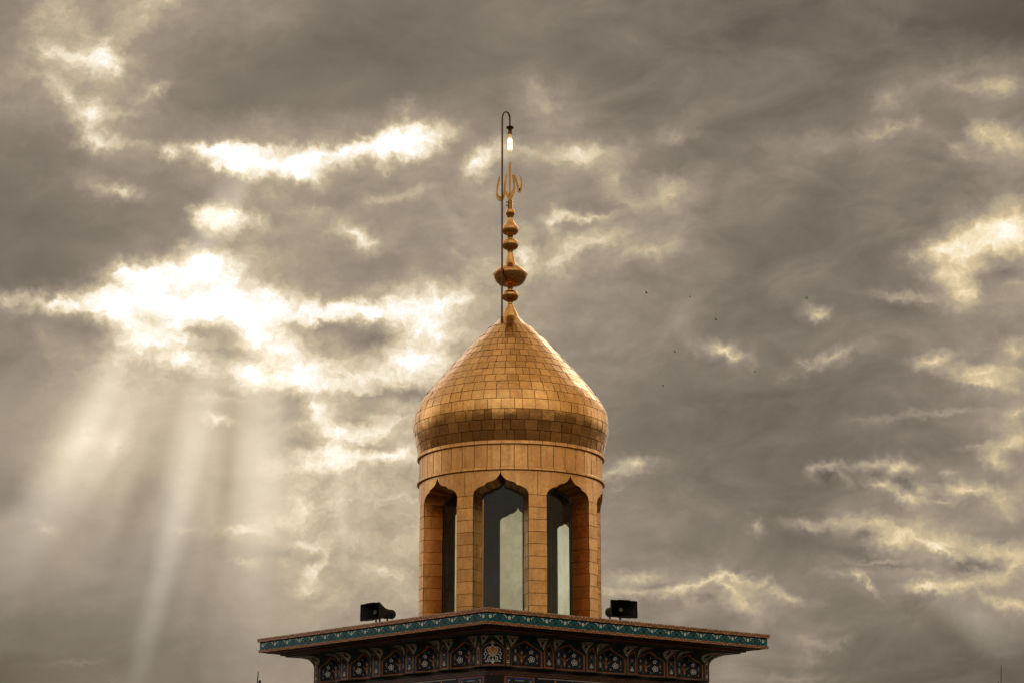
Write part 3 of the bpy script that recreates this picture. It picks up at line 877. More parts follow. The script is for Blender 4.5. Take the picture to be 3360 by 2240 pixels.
# inside of the drum
b = MB()
DI = IN_D - 0.045
SIDE = DI * math.tan(math.pi / 8)
for k in range(8):
    tw = ROT_W + k * math.pi / 4
    inn = [(IN_W * 0.93 * x, Z_SPR + IN_H * 0.97 * y) for x, y in [(-x, y) for x, y in ARCH] + [(x, y) for x, y in ARCH[::-1][1:]]]
    for sd in (-1, 1):
        q = [wloc(tw, sd * IN_W * 0.93, DI, Z_BASE), wloc(tw, sd * SIDE, DI, Z_BASE), wloc(tw, sd * SIDE, DI, 20.2), wloc(tw, sd * IN_W * 0.93, DI, 20.2)]
        b.face(q, M['dark'])
    for (xa, za), (xb, zb) in zip(inn, inn[1:]):
        b.face([wloc(tw, xa, DI, za), wloc(tw, xb, DI, zb), wloc(tw, xb, DI, 20.2), wloc(tw, xa, DI, 20.2)], M['dark'])
b.face([pol(1.8, ROT_W + i * math.pi / 4 + math.pi / 8, 20.2) for i in range(8)], M['dark'])
b.build('interior', drum)

# --- cornice ------------------------------------------------------
H = 4.3866
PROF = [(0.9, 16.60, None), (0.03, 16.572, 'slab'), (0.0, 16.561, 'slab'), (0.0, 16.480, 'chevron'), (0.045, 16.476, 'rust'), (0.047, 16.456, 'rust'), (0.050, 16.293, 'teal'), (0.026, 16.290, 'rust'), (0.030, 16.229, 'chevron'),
        (0.16, 16.222, 'rust'), (0.17, 16.206, 'rust'), (0.31, 16.204, 'chevron_shaded'), (0.31, 16.188, 'rust'), (0.40, 16.184, 'chevron_shaded'), (0.41, 16.150, 'chevron_shaded'), (0.50, 16.138, 'chevron_shaded'), (0.505, 16.115, 'green'), (0.66, 16.108, 'green')]
def face_axes(k, off=math.pi / 4):
    t = ROT_C + off + k * math.pi / 2
    return Vector((math.sin(t), -math.cos(t), 0)), Vector((math.cos(t), math.sin(t), 0))
corn = MB()
for k in range(4):
    n, e = face_axes(k)
    for (ia, za, _), (ib, zb, m) in zip(PROF, PROF[1:]):
        ha, hb = H - ia, H - ib
        P = lambda h, u, z: n * h + e * u + Vector((0, 0, z))
        cuts = 24
        for c in range(cuts):
            ua, ub = -1 + 2 * c / cuts, -1 + 2 * (c + 1) / cuts
            q = [P(hb, hb * ua, zb), P(hb, hb * ub, zb), P(ha, ha * ub, za), P(ha, ha * ua, za)]
            corn.face(q, M[m], [(hb * ua, 0), (hb * ub, 0), (ha * ub, 1), (ha * ua, 1)])
corn.face([face_axes(k)[0] * (H - 0.9) + face_axes(k)[1] * (H - 0.9) + Vector((0, 0, 16.60)) for k in range(4)], M['slab'])
cornice = corn.build('cornice', tower)

def circle(cx, cy, r, n=10, sx=1, sy=1, rot=0):
    return [(cx + r * sx * math.cos(rot + 2 * math.pi * i / n), cy + r * sy * math.sin(rot + 2 * math.pi * i / n)) for i in range(n)]
def star(cx, cy, r, k=5, inner=0.55, rot=math.pi / 2):
    return [(cx + r * (1 if i % 2 == 0 else inner) * math.cos(rot + math.pi * i / k), cy + r * (1 if i % 2 == 0 else inner) * math.sin(rot + math.pi * i / k)) for i in range(2 * k)]
def line(pts, w):
    """thin ribbon along a polyline -> list of quads"""
    out = []
    n = len(pts)
    nr = []
    for i in range(n):
        x0, y0 = pts[max(i - 1, 0)]; x1, y1 = pts[min(i + 1, n - 1)]
        l = math.hypot(x1 - x0, y1 - y0) or 1
        nr.append((-(y1 - y0) / l * w / 2, (x1 - x0) / l * w / 2))
    for i in range(n - 1):
        (xa, ya), (xb, yb) = pts[i], pts[i + 1]
        out.append([(xa + nr[i][0], ya + nr[i][1]), (xa - nr[i][0], ya - nr[i][1]), (xb - nr[i + 1][0], yb - nr[i + 1][1]), (xb + nr[i + 1][0], yb + nr[i + 1][1])])
    return out
def ring(cx, cy, r, w, n=12, sx=1, sy=1, a0=0, a1=2 * math.pi):
    return line([(cx + r * sx * math.cos(a0 + (a1 - a0) * i / n), cy + r * sy * math.sin(a0 + (a1 - a0) * i / n)) for i in range(n + 1)], w)

class Inlay:
    """flat glaze figures laid on a surface given by fn(u, z, lift)"""
    def __init__(s, mb, fn):
        s.mb, s.fn, s.l = mb, fn, 0.004
    def poly(s, pts, mt, lift=None):
        if isinstance(pts[0][0], (tuple, list)):
            for q in pts:
                s.poly(q, mt, lift)
            return
        l = s.l if lift is None else lift
        cx = sum(p[0] for p in pts) / len(pts); cy = sum(p[1] for p in pts) / len(pts)
        if len(pts) <= 4:
            s.mb.face([s.fn(u, z, l) for u, z in pts], M[mt])
        else:
            c = s.fn(cx, cy, l)
            P = [s.fn(u, z, l) for u, z in pts]
            for i in range(len(P)):
                s.mb.face([c, P[i], P[(i + 1) % len(P)]], M[mt])

# painted flower scroll along the teal fascia
for k in range(4):
    n, e = face_axes(k)
    hf = H - 0.0485
    fz = MB()
    I = Inlay(fz, lambda u, z, l: n * (hf + l) + e * u + Vector((0, 0, z)))
    step = 0.527
    cnt = 16
    zc = 16.372
    for i in range(-cnt // 2, cnt // 2 + 1):
        u = i * step + (0.02 if k % 2 else -0.03)
        if abs(u) > H - 0.10:
            continue
        I.poly(ring(u, zc + 0.012, 0.066, 0.010, 14, 1, 1, math.pi * 1.02, math.pi * 1.98), 'navy')
        I.poly(star(u, zc + 0.022, 0.046, 5, 0.62), 'white', 0.006)
        I.poly(circle(u, zc + 0.022, 0.014, 6), 'rust', 0.008)
        for sd in (-1, 1):
            c1 = u + sd * 0.175
            if abs(c1) > H - 0.14:
                continue
            I.poly(ring(c1, zc - 0.002, 0.068, 0.011, 18), 'navy')
            I.poly([(c1 - 0.022, zc - 0.025), (c1 + 0.01, zc - 0.045), (c1 + 0.026, zc - 0.02), (c1 + 0.012, zc + 0.018), (c1 - 0.006, zc + 0.0)], 'rust', 0.005)
            I.poly([(c1 - sd * 0.010, zc - 0.022), (c1 + sd * 0.010, zc - 0.026), (c1, zc + 0.008)], 'amber', 0.007)
            I.poly([(c1 - 0.06, zc - 0.060), (c1 + 0.02, zc - 0.062), (c1 - 0.02, zc - 0.080)], 'rust', 0.005)
            I.poly(line([(c1 - sd * 0.085, zc + 0.018), (c1 - sd * 0.080, zc + 0.062)], 0.017), 'white', 0.006)
            I.poly(line([(c1 - sd * 0.070, zc + 0.060), (c1 - sd * 0.040, zc + 0.074), (c1 - sd * 0.012, zc + 0.072)], 0.013), 'white', 0.006)
        if abs(u + step / 2) < H - 0.1:
            I.poly(circle(u + step / 2, zc - 0.005, 0.022, 8), 'navy', 0.006)
    for jn in range(-3, 4):
        I.poly([(jn * 1.25 - 0.003, 16.295), (jn * 1.25 + 0.003, 16.295), (jn * 1.25 + 0.003, 16.455), (jn * 1.25 - 0.003, 16.455)], 'navy', 0.003)
    fz.build('flower_scroll', cornice)

# --- vaulted frieze below the cornice ------------------------------
WD = H - 0.855           # distance of the wall from the axis
WW = WD - 0.53 / math.sqrt(2)   # half width of a wall between its bevelled corners
ZB, ZS, ZT = 15.46, 15.80, 16.108
OT = 0.295
NB = 5
PIT = 2 * WW / NB
PH = 0.165               # half width of a pier
def za(x, h=0.245):   # height of the pointed arch
    return ZS + h * max(0.0, 1 - abs(x)) ** 0.62
def seg(u):
    """which vault: (is niche, centre, half width)"""
    q = (u + WW) / PIT
    k = round(q)
    c = -WW + k * PIT
    if abs(u - c) <= PH:
        return False, c, PH
    k = math.floor(q)
    return True, -WW + (k + 0.5) * PIT, PIT / 2 - PH
def recess(u):
    ni, c, h = seg(u)
    if not ni:
        return 0.0
    x = min(1, abs((u - c) / h))
    return -0.20 * (1 - x ** 1.6) - 0.0
def out(u, z):
    ni, c, h = seg(u)
    x = (u - c) / h
    r = recess(u)
    if z <= ZS:
        return r
    k = min(1.0, (z - ZS) / (ZT - ZS))
    return r + (OT - r) * (1 - math.sqrt(max(0.0, 1 - k * k)))
def fpt(n, e, u, z, l=0.0):
    o = out(u, z)
    ks = 1 + 0.095 * max(0, o) / OT
    dz = 0.0
    if l and z > ZS + 0.01:
        dz = -l * 0.8
    return n * (WD + o + l) + e * (u * ks) + Vector((0, 0, z + dz))
XS = [-1, -0.955, -0.90, -0.8, -0.65, -0.5, -0.35, -0.2, -0.08, 0, 0.08, 0.2, 0.35, 0.5, 0.65, 0.8, 0.90, 0.955, 1]
TS = [0, 0.045, 0.10, 0.3, 0.5, 0.6, 0.68, 0.76, 0.83, 0.89, 0.945, 1]

def vault(mb, n, e, c, h, niche):
    A = 0.285 if niche else 0.25
    eps = 1e-5
    xs = XS if niche else [-1, -0.86, -0.66, -0.4, -0.15, 0, 0.15, 0.4, 0.66, 0.86, 1]
    nx = len(xs)
    cl = lambda x: max(-1 + eps, min(1 - eps, x))
    def fn(x, t):
        u = c + cl(x) * h
        z = ZB + t * (za(x, A) - ZB)
        return fpt(n, e, u, min(z, za(cl(x), A)))
    def mm(i, j):
        if i in (0, nx - 2) or j == 0 or j == len(TS) - 2:
            return M['green']
        if i in (1, nx - 3) or j == 1 or j == len(TS) - 3:
            return M['orange']
        return M['navy']
    mb.grid(fn, xs, TS, mm, smooth=False)
    def fv(x, t):
        u = c + cl(x) * h
        a = za(cl(x), A) + 1e-5
        return fpt(n, e, u, a + (ZT - a) * t)
    mb.grid(fv, xs, [0, 0.2, 0.4, 0.55, 0.7, 0.8, 0.88, 0.94, 0.98, 1], M['green'], smooth=True)

def pendentive(I, bu, sd_left, sd_right):
    """white spandrel with a dark flower above the springing of two arches"""
    z0, z1 = ZS + 0.075, ZT - 0.004
    N_ = 8
    for j in range(N_):
        a, c = z0 + (z1 - z0) * j / N_, z0 + (z1 - z0) * (j + 1) / N_
        fa, fc = (j / N_) ** 1.15, ((j + 1) / N_) ** 1.15
        L0, R0, L1, R1 = bu - sd_left * fa, bu + sd_right * fa, bu - sd_left * fc, bu + sd_right * fc
        for s in range(4):
            w0, w1 = s / 4, (s + 1) / 4
            I.poly([(L0 + (R0 - L0) * w0, a), (L0 + (R0 - L0) * w1, a), (L1 + (R1 - L1) * w1, c), (L1 + (R1 - L1) * w0, c)], 'cream', 0.010)
    mid = bu + (sd_right - sd_left) * 0.33
    zf = ZS + 0.225
    I.poly(star(mid, zf, 0.042, 7, 0.7), 'green', 0.016)
    I.poly(circle(mid, zf, 0.017, 7), 'rust', 0.020)
    I.poly(circle(mid, zf - 0.062, 0.014, 5), 'green', 0.016)
    for s in (-1, 1):
        I.poly(line([(mid + s * 0.02, zf + 0.035), (mid + s * 0.05, zf + 0.052), (mid + s * 0.085, zf + 0.056)], 0.012), 'green', 0.016)

def bloom(I, u, z, s=1):
    I.poly(star(u, z, 0.050 * s, 5, 0.58), 'white', 0.006)
    I.poly(circle(u, z, 0.022 * s, 7), 'navy', 0.009)
def cluster(I, u, z):
    for q in range(5):
        a = 2 * math.pi * q / 5 + 0.5
        I.poly(ring(u + 0.042 * math.cos(a), z + 0.042 * math.sin(a), 0.024, 0.011, 8), 'white', 0.006)
    I.poly(ring(u, z, 0.018, 0.010, 6), 'white', 0.007)
def lily(I, u, z, s=1):
    for sd in (-1, 1):
        I.poly([(u, z), (u + sd * .045 * s, z - .02 * s), (u + sd * .10 * s, z + .02 * s), (u + sd * .15 * s, z + .075 * s), (u + sd * .105 * s, z + .06 * s), (u + sd * .05 * s, z + .03 * s)], 'orange', 0.006)
        I.poly([(u + sd * .06 * s, z + .005 * s), (u + sd * .10 * s, z + .032 * s), (u + sd * .125 * s, z + .058 * s), (u + sd * .08 * s, z + .035 * s)], 'cream', 0.009)
        I.poly([(u, z + .06 * s), (u + sd * .05 * s, z + .10 * s), (u + sd * .055 * s, z + .165 * s), (u + sd * .012 * s, z + .11 * s)], 'orange', 0.006)
        I.poly([(u + sd * .01 * s, z + .075 * s), (u + sd * .038 * s, z + .105 * s), (u + sd * .042 * s, z + .140 * s), (u + sd * .012 * s, z + .10 * s)], 'cream', 0.009)
    I.poly([(u - .022 * s, z + .12 * s), (u, z + .09 * s), (u + .022 * s, z + .12 * s), (u, z + .205 * s)], 'cream', 0.007)
    I.poly([(u - .018 * s, z + .07 * s), (u + .018 * s, z + .07 * s), (u + .05 * s, z - .08 * s), (u, z - .15 * s), (u - .05 * s, z - .08 * s)], 'orange', 0.007)
    I.poly([(u, z - .02 * s), (u + .028 * s, z - .075 * s), (u, z - .115 * s), (u - .028 * s, z - .075 * s)], 'cream', 0.010)
    I.poly(circle(u, z - .16 * s, .012 * s, 6), 'orange', 0.006)
def vine(I, pts, w=0.010):
    I.poly(line([p[:2] for p in dense(pts, 4)], w), 'vine', 0.004)

for k in range(4):
    n, e = face_axes(k)
    fr = None
    for i in range(NB):
        c = -WW + (i + 0.5) * PIT
        mb = MB()
        vault(mb, n, e, c, PIT / 2 - PH, True)
        I = Inlay(mb, lambda u, z, l: fpt(n, e, u, z, l))
        lily(I, c, 15.70, 0.92)
        for sd in (-1, 1):
            bloom(I, c + sd * 0.225, 15.825)
            cluster(I, c + sd * 0.235, 15.665)
            I.poly([(c + sd * .345, 15.67), (c + sd * .365, 15.72), (c + sd * .345, 15.79), (c + sd * .328, 15.72)], 'ochre', 0.005)
            I.poly(star(c + sd * .12, 15.585, .028, 5, .5), 'ochre', 0.005)
            I.poly(circle(c + sd * .345, 15.585, .020, 6), 'ochre', 0.005)
            I.poly([(c + sd * .10, 15.89), (c + sd * .125, 15.925), (c + sd * .115, 15.96), (c + sd * .09, 15.925)], 'ochre', 0.005)
            vine(I, [(c + sd * .06, 15.86), (c + sd * .15, 15.91), (c + sd * .24, 15.89), (c + sd * .29, 15.83)])
            vine(I, [(c + sd * .23, 15.80), (c + sd * .24, 15.76), (c + sd * .235, 15.71)])
            vine(I, [(c + sd * .30, 15.64), (c + sd * .34, 15.66), (c + sd * .37, 15.64)])
            vine(I, [(c + sd * .17, 15.96), (c + sd * .21, 15.93), (c + sd * .20, 15.89)])
            vine(I, [(c + sd * .08, 15.545), (c + sd * .15, 15.56), (c + sd * .22, 15.60)])
        for sd in (-1, 1):
            bu = c + sd * (PIT / 2 - PH)
            pendentive(I, bu, 0.23 if sd > 0 else 0.10, 0.10 if sd > 0 else 0.23)
        mb.build('arched_niche', tower)
    for i in range(NB + 1):
        c = -WW + i * PIT
        mb = MB()
        lo, hi = (0 if i == 0 else -1), (0 if i == NB else 1)
        vault(mb, n, e, c, PH, False) if lo and hi else None
        I = Inlay(mb, lambda u, z, l: fpt(n, e, u, z, l))
        if lo and hi:
            I.poly(star(c, 15.80, .036, 6, .7), 'orange', 0.006)
            I.poly(circle(c, 15.80, .014, 6), 'white', 0.009)
            for dx, dz in ((0, .035), (-.026, -.012), (.026, -.012)):
                I.poly(ring(c + dx, 15.60 + dz, .020, .011, 8), 'white', 0.006)
            I.poly([(c - .02, 15.575), (c + .02, 15.575), (c, 15.53)], 'ochre', 0.005)
            for sd in (-1, 1):
                vine(I, [(c + sd * .015, 15.84), (c + sd * .05, 15.85), (c + sd * .07, 15.81)], .012)
                vine(I, [(c + sd * .02, 15.76), (c + sd * .065, 15.73), (c + sd * .06, 15.66)], .012)
                vine(I, [(c + sd * .03, 15.55), (c + sd * .065, 15.58), (c + sd * .07, 15.63)], .012)
                I.poly(circle(c + sd * .055, 15.665, .010, 5), 'orange', 0.007)
        else:
            sg = -1 if i == NB else 1
            def fh(x, t, sg=sg, c=c):
                u = c + sg * max(1e-4, min(0.9999, x)) * PH
                a = za(x, 0.25)
                return fpt(n, e, u, ZB + t * (a - ZB))
            xs = [0, 0.2, 0.36, 0.62, 0.8, 1] if sg > 0 else [0, 0.2, 0.36, 0.62, 0.8, 1]
            mb.grid(fh, xs, TS, lambda a_, b_: M['green'] if a_ in (0, 4) or b_ in (0, len(TS) - 2) else M['orange'] if a_ in (1, 3) or b_ in (1, len(TS) - 3) else M['navy'], smooth=False, flip=sg < 0)
            def fv2(x, t, sg=sg, c=c):
                u = c + sg * max(1e-4, min(0.9999, x)) * PH
                a = za(x, 0.25) + 1e-5
                return fpt(n, e, u, a + (ZT - a) * t)
            mb.grid(fv2, xs, [0, 0.3, 0.5, 0.7, 0.85, 0.95, 1], M['green'], flip=sg < 0)
            uc = c + sg * PH * 0.5
            for zz in (15.86, 15.56):
                for dx, dz in ((0, .026), (-.018, -.010), (.018, -.010)):
                    I.poly(circle(uc + dx, zz + dz, .015, 7), 'white', 0.006)
            I.poly(star(uc, 15.70, .026, 6, .6), 'ochre', 0.006)
        mb.build('pier_panel', tower)

# bevelled corners: panel with a white medallion under a pointed arch
CD = (WD + WW) / math.sqrt(2)        # distance of the corner facet
CH = 0.265
def cout(x, z):
    if z <= ZS:
        return 0.0
    kk = min(1.0, (z - ZS) / (ZT - ZS))
    return 0.42 * (1 - math.sqrt(max(0.0, 1 - kk * kk)))
for k in range(4):
    n, e = face_axes(k, 0)
    mb = MB()
    def cp(u, z, l=0.0):
        x = max(-0.9999, min(0.9999, u / CH))
        return n * (CD + 0.004 + cout(x, z) + l) + e * u + Vector((0, 0, z - (l * 0.8 if z > ZS + 0.05 else 0)))
    czA = lambda x: ZS + 0.02 + 0.235 * max(0.0, 1 - abs(x)) ** 0.62
    mb.grid(lambda x, t: cp(x * CH, ZB + t * (czA(x) - ZB)), XS, TS,
            lambda i, j: M['green'] if i in (0, len(XS) - 2) or j in (0, len(TS) - 2) else M['orange'] if i in (1, len(XS) - 3) or j in (1, len(TS) - 3) else M['navy'], smooth=False)
    mb.grid(lambda x, t: cp(x * CH, czA(x) + 1e-5 + (ZT - czA(x)) * t), XS, [0, 0.2, 0.4, 0.6, 0.75, 0.88, 0.95, 1], M['green'])
    I = Inlay(mb, cp)
    uz = lambda x, y: ((x - 1990) / 565 * CH * 1.80, 15.49 + (770 - y) / 680 * 0.52)
    S = lambda pts, w=0.011: I.poly(line([p[:2] for p in dense([uz(*p) for p in pts], 4)], w), 'white', 0.006)
    body = [(1990, 210), (2050, 270), (2115, 310), (2118, 360), (2070, 440), (2020, 490), (1990, 545), (1960, 490), (1910, 440), (1865, 360), (1868, 310), (1930, 270)]
    I.poly([uz(*p) for p in body], 'amber', 0.003)
    I.poly([uz(*p) for p in [(1990, 270), (2030, 330), (2045, 360), (1990, 400), (1935, 360), (1950, 330)]], 'navy', 0.0045)
    for s in (-1, 1):
        mx_ = lambda pts: [(1990 + s * (x - 1990), y) for x, y in pts]
        S(mx_([(1990, 205), (2050, 270), (2110, 305), (2118, 360), (2070, 440), (2015, 500), (1990, 550)]))
        S(mx_([(2050, 262), (2110, 260), (2185, 320), (2170, 400), (2135, 420)]))
        S(mx_([(2170, 400), (2210, 440), (2195, 500)]))
        S(mx_([(2050, 470), (2110, 455), (2160, 480), (2180, 540), (2190, 585), (2220, 580)]))
        S(mx_([(2020, 490), (2060, 530), (2070, 580), (2040, 640), (1995, 660)]))
        S(mx_([(2060, 505), (2110, 550), (2115, 600), (2085, 630)]))
        S(mx_([(1990, 268), (2025, 330), (2055, 365), (2005, 385), (1990, 470)]), 0.009)
        S(mx_([(1990, 110), (2010, 140), (2035, 160), (2000, 170), (1990, 205)]), 0.009)
        S(mx_([(2190, 668), (2120, 625), (2080, 640)]), 0.010)
    I.poly([uz(*p) for p in [(1790, 664), (2190, 664), (2190, 674), (1790, 674)]], 'white', 0.006)
    I.poly([uz(*p) for p in [(1960, 670), (2020, 670), (2015, 700), (1992, 730), (1968, 700)]], 'white', 0.007)
    I.poly([uz(*p) for p in [(1990, 570), (2018, 605), (1990, 640), (1962, 605)]], 'white', 0.006)
    for s in (-1, 1):
        z0, z1 = ZS + 0.10, ZT - 0.004
        for j in range(6):
            a, c_ = z0 + (z1 - z0) * j / 6, z0 + (z1 - z0) * (j + 1) / 6
            w0, w1 = 0.19 * (j / 6) ** 1.3, 0.19 * ((j + 1) / 6) ** 1.3
            I.poly([(s * (CH - 0.03), a), (s * (CH - 0.03 - w0), a), (s * (CH - 0.03 - w1), c_), (s * (CH - 0.03), c_)], 'cream', 0.010)
        I.poly(star(s * (CH - 0.085), ZS + 0.255, 0.030, 6, 0.6), 'green', 0.018)
        I.poly(circle(s * (CH - 0.085), ZS + 0.255, 0.012, 6), 'rust', 0.022)
    mb.build('corner_panel', tower)

# --- shaft below the frieze ----------------------------------------
LD = WD - 0.235
LW = LD - 0.36 / math.sqrt(2)
s = MB()
oct_lo, oct_hi = [], []
for k in range(4):
    n, e = face_axes(k)
    n2, e2 = face_axes(k + 1, 0)
    P = lambda u, z, d=LD: n * d + e * u + Vector((0, 0, z))
    A0, A1 = P(-LW, 0), P(LW, 0)
    nn, ne = face_axes(k + 1)
    B0 = nn * LD + ne * (-LW)
    up_ = Vector((0, 0, 1))
    strip = lambda a, b_, za_, zb_, mt, u0: s.face([a + up_ * za_, b_ + up_ * za_, b_ + up_ * zb_, a + up_ * zb_], M[mt], [(u0, 0), (u0 + (b_ - a).length, 0), (u0 + (b_ - a).length, 1), (u0, 1)])
    for a, b_, side in ((A0, A1, True), (A1, B0, False)):
        strip(a, b_, 15.395, 15.475, 'rust', 0)
        strip(a, b_, 15.310, 15.395, 'chevron_shaded', -(b_ - a).length / 2)
        if side:
            strip(a, b_, 15.285, 15.310, 'rust', 0)
            strip(a, b_, 0.0, 15.285, 'navy', 0)
        else:
            strip(a, b_, 0.0, 15.310, 'rust', 0)
    # underside of the frieze
    us = [-WW + 2 * WW * q / 120 for q in range(121)]
    for ua, ub in zip(us, us[1:]):
        s.face([n * (WD + recess(ua)) + e * ua + up_ * ZB, n * (WD + recess(ub)) + e * ub + up_ * ZB, P(ub * LW / WW, 15.475), P(ua * LW / WW, 15.475)], M['seam'])
    q0 = n * WD + e * WW + up_ * ZB
    q1 = nn * WD + ne * (-WW) + up_ * ZB
    s.face([q0, q1, B0 + up_ * 15.475, A1 + up_ * 15.475], M['seam'])
    I = Inlay(s, lambda u, z, l: P(u, z, LD + l))
    # white line over the long field, framed fields at both ends
    for rep in range(3):
        zt = 15.285 - rep * 4.8
        zl = zt - 4.6
        I.poly([(-LW + 1.02, zt - 0.022), (LW - 1.02, zt - 0.022), (LW - 1.02, zt), (-LW + 1.02, zt)], 'cream', 0.004)
        for sd in (-1, 1):
            xo, xi = sd * (LW - 0.05), sd * (LW - 0.93)
            x0, x1 = min(xo, xi), max(xo, xi)
            I.poly([(x0, zl), (x1, zl), (x1, zt), (x0, zt)], 'orange', 0.004)
            I.poly([(x0 + .06, zl + .06), (x1 - .06, zl + .06), (x1 - .06, zt - .02), (x0 + .06, zt - .02)], 'blue', 0.008)
            I.poly([(x0 + .10, zl + .10), (x1 - .10, zl + .10), (x1 - .10, zt - .075), (x0 + .10, zt - .075)], 'cream', 0.012)
            I.poly([(x0 + .125, zl + .125), (x1 - .125, zl + .125), (x1 - .125, zt - .10), (x0 + .125, zt - .10)], 'navy', 0.016)
            cx_ = (x0 + x1) / 2
            for q in range(8):
                zz = zt - 0.30 - q * 0.53
                I.poly(star(cx_, zz, 0.17, 6, 0.6), 'amber', 0.019)
                I.poly(star(cx_, zz, 0.09, 5, 0.6), 'cream', 0.022)
                for s2 in (-1, 1):
                    I.poly(circle(cx_ + s2 * 0.2, zz + 0.20, 0.075, 8), 'green', 0.019)
                    I.poly(star(cx_ + s2 * 0.22, zz + 0.13, 0.05, 4, 0.5), 'amber', 0.022)
        for q in range(-4, 5):
            for w in range(9):
                u_ = q * 0.50 + (0.25 if w % 2 else 0)
                if abs(u_) > LW - 1.2:
                    continue
                zz = zt - 0.17 - w * 0.5
                I.poly(star(u_, zz, 0.15, 6, 0.55), 'amber' if (q + w) % 2 else 'vine', 0.005)
                I.poly(star(u_, zz, 0.075, 5, 0.6), 'cream', 0.008)
s.build('shaft', tower)

# ------------------------------------------------------------------ lamp on its bent pole, fixed to the dome
lamp = thing('dome_lamp', 'lit bulb hanging from a thin hooked brown pole bolted to the dome', 'lamp', (-0.222, AX - 0.42, 24.14))
b = MB()
pth = [(0, 0, 0.02), (0, 0, 1.5), (0, 0, 3.0), (0, 0, 4.5), (0, 0, 5.52)]
for i in range(1, 15):
    a = math.pi * i / 15
    pth.append((0.098 * (1 - math.cos(a)), 0.21 * (1 - math.cos(a)), 5.72 + 0.21 * math.sin(a) - 0.39 * 0.21 * (1 + math.cos(a))))
pth += [(0.196, 0.42, 5.62), (0.198, 0.42, 5.50)]
b.tube(pth, 0.0235, M['bronze'], 12)
po = b.build('pole', lamp)
b = MB()
b.tube([(0, 0, -0.03), (0, 0, 0.30)], 0.034, M['bronze'], 10)
b.box((0, -0.01, -0.005), (0.12, 0.06, 0.03), M['black'])
b.build('pole_bracket', lamp)
b = MB()
LX, LY = 0.198, 0.42
b.lathe([(0.0, 5.530), (0.03, 5.520), (0.094, 5.505), (0.097, 5.485), (0.090, 5.470), (0.052, 5.465), (0.050, 5.360), (0.062, 5.330), (0.064, 5.305), (0.05, 5.300)], M['bronze'], 24, (LX, LY, 0))
b.lathe([(0.0, 5.534), (0.096, 5.509), (0.0995, 5.490), (0.094, 5.473), (0.0, 5.472)], M['black'], 24, (LX, LY, 0))
b.build('lamp_holder', lamp)
b = MB()
b.lathe([(0.056, 5.302), (0.046, 5.260), (0.052, 5.180), (0.053, 5.080), (0.054, 4.980), (0.056, 4.880), (0.046, 4.805), (0.036, 4.795), (0.0, 4.793)], M['bulb'], 24, (LX, LY, 0))
b.build('bulb', lamp)

# ------------------------------------------------------------------ horn loudspeakers on the roof edge
def speaker(label, loc, yaw, tilt, grp):
    """the horn looks along local -Y; loc is the foot on the roof edge"""
    root = thing('horn_loudspeaker', label, 'loudspeaker', loc, grp)
    root.rotation_euler = (tilt, 0, yaw)
    zc = 0.26
    def sect(w, h, y, n=6, cr=0.12):
        pts = []
        c = min(w, h) * cr
        for sx, sz, a0 in ((1, -1, -90), (1, 1, 0), (-1, 1, 90), (-1, -1, 180)):
            for i in range(3):
                a = R(a0 + 45 * i)
                pts.append((sx * (w / 2 - c) + c * math.cos(a), y, zc + sz * (h / 2 - c) + c * math.sin(a)))
        return pts
    W = [(0.68, 0.385, -0.30, .05), (0.685, 0.39, -0.27, .05), (0.66, 0.372, -0.262, .06), (0.55, 0.33, -0.16, .12), (0.43, 0.29, -0.05, .2), (0.32, 0.25, 0.06, .3), (0.22, 0.21, 0.15, .45)]
    Wi = [(0.655, 0.36, -0.30, .05), (0.625, 0.34, -0.262, .06), (0.52, 0.305, -0.16, .12), (0.40, 0.26, -0.05, .2), (0.28, 0.21, 0.06, .3), (0.10, 0.10, 0.12, .45)]
    b = MB()
    for L, fl in ((W, False), (Wi, True)):
        rings = [sect(w, h, y, cr=c) for w, h, y, c in L]
        for A, B in zip(rings, rings[1:]):
            for i in range(12):
                q = [A[i], A[(i + 1) % 12], B[(i + 1) % 12], B[i]]
                b.face(q[::-1] if fl else q, M['horn'])
    A, B = sect(*W[0][:3], cr=.05), sect(*Wi[0][:3], cr=.05)
    for i in range(12):
        b.face([A[i], A[(i + 1) % 12], B[(i + 1) % 12], B[i]], M['horn'])
    for sz in (-1, 1):          # stiffening lip on the rim
        b.box((0, -0.285, zc + sz * 0.197), (0.30, 0.035, 0.014), M['horn'])
    b.build('horn', root)
    b = MB()
    b.tube([(0, 0.10, zc), (0, -0.02, zc), (0, -0.13, zc)], [0.085, 0.075, 0.05], M['horn'], 14)
    b.tube([(0, -0.13, zc), (0, -0.150, zc)], [0.050, 0.046], M['horn_cap'], 14)
    b.build('inner_cone', root)
    b = MB()
    b.tube([(0, 0.14, zc), (0, 0.19, zc), (0, 0.195, zc), (0, 0.38, zc), (0, 0.42, zc)], [0.122, 0.122, 0.108, 0.108, 0.085], M['horn'], 18)
    b.build('driver', root)
    b = MB()
    for sx in (-1, 1):
        b.box((sx * 0.135, 0.12, zc - 0.10), (0.012, 0.05, 0.24), M['horn'])
    b.box((0, 0.12, zc - 0.22), (0.28, 0.05, 0.012), M['horn'])
    b.tube([(0, 0.12, zc - 0.22), (0, 0.12, -0.12)], 0.022, M['horn'], 10)
    b.tube([(0, -0.10, 0.10), (0, -0.10, -0.12)], 0.020, M['horn'], 10)
    b.build('bracket', root)
    b = MB()
    b.tube([(0.02, 0.36, zc - 0.10), (0.025, 0.37, zc - 0.20), (0.05, 0.33, 0.0), (0.10, 0.30, -0.12)], 0.006, M['black'], 6)
    b.build('cable', root)
    return root
speaker('black horn loudspeaker turned to the left, its round driver towards the drum', (-3.02, 43.42, 16.625), R(-46), R(-1), 'horn loudspeakers on the cornice')
speaker('black horn loudspeaker with its square mouth almost facing forward, right of the drum', (2.40, 42.36, 16.56), R(27), R(-1), 'horn loudspeakers on the cornice')

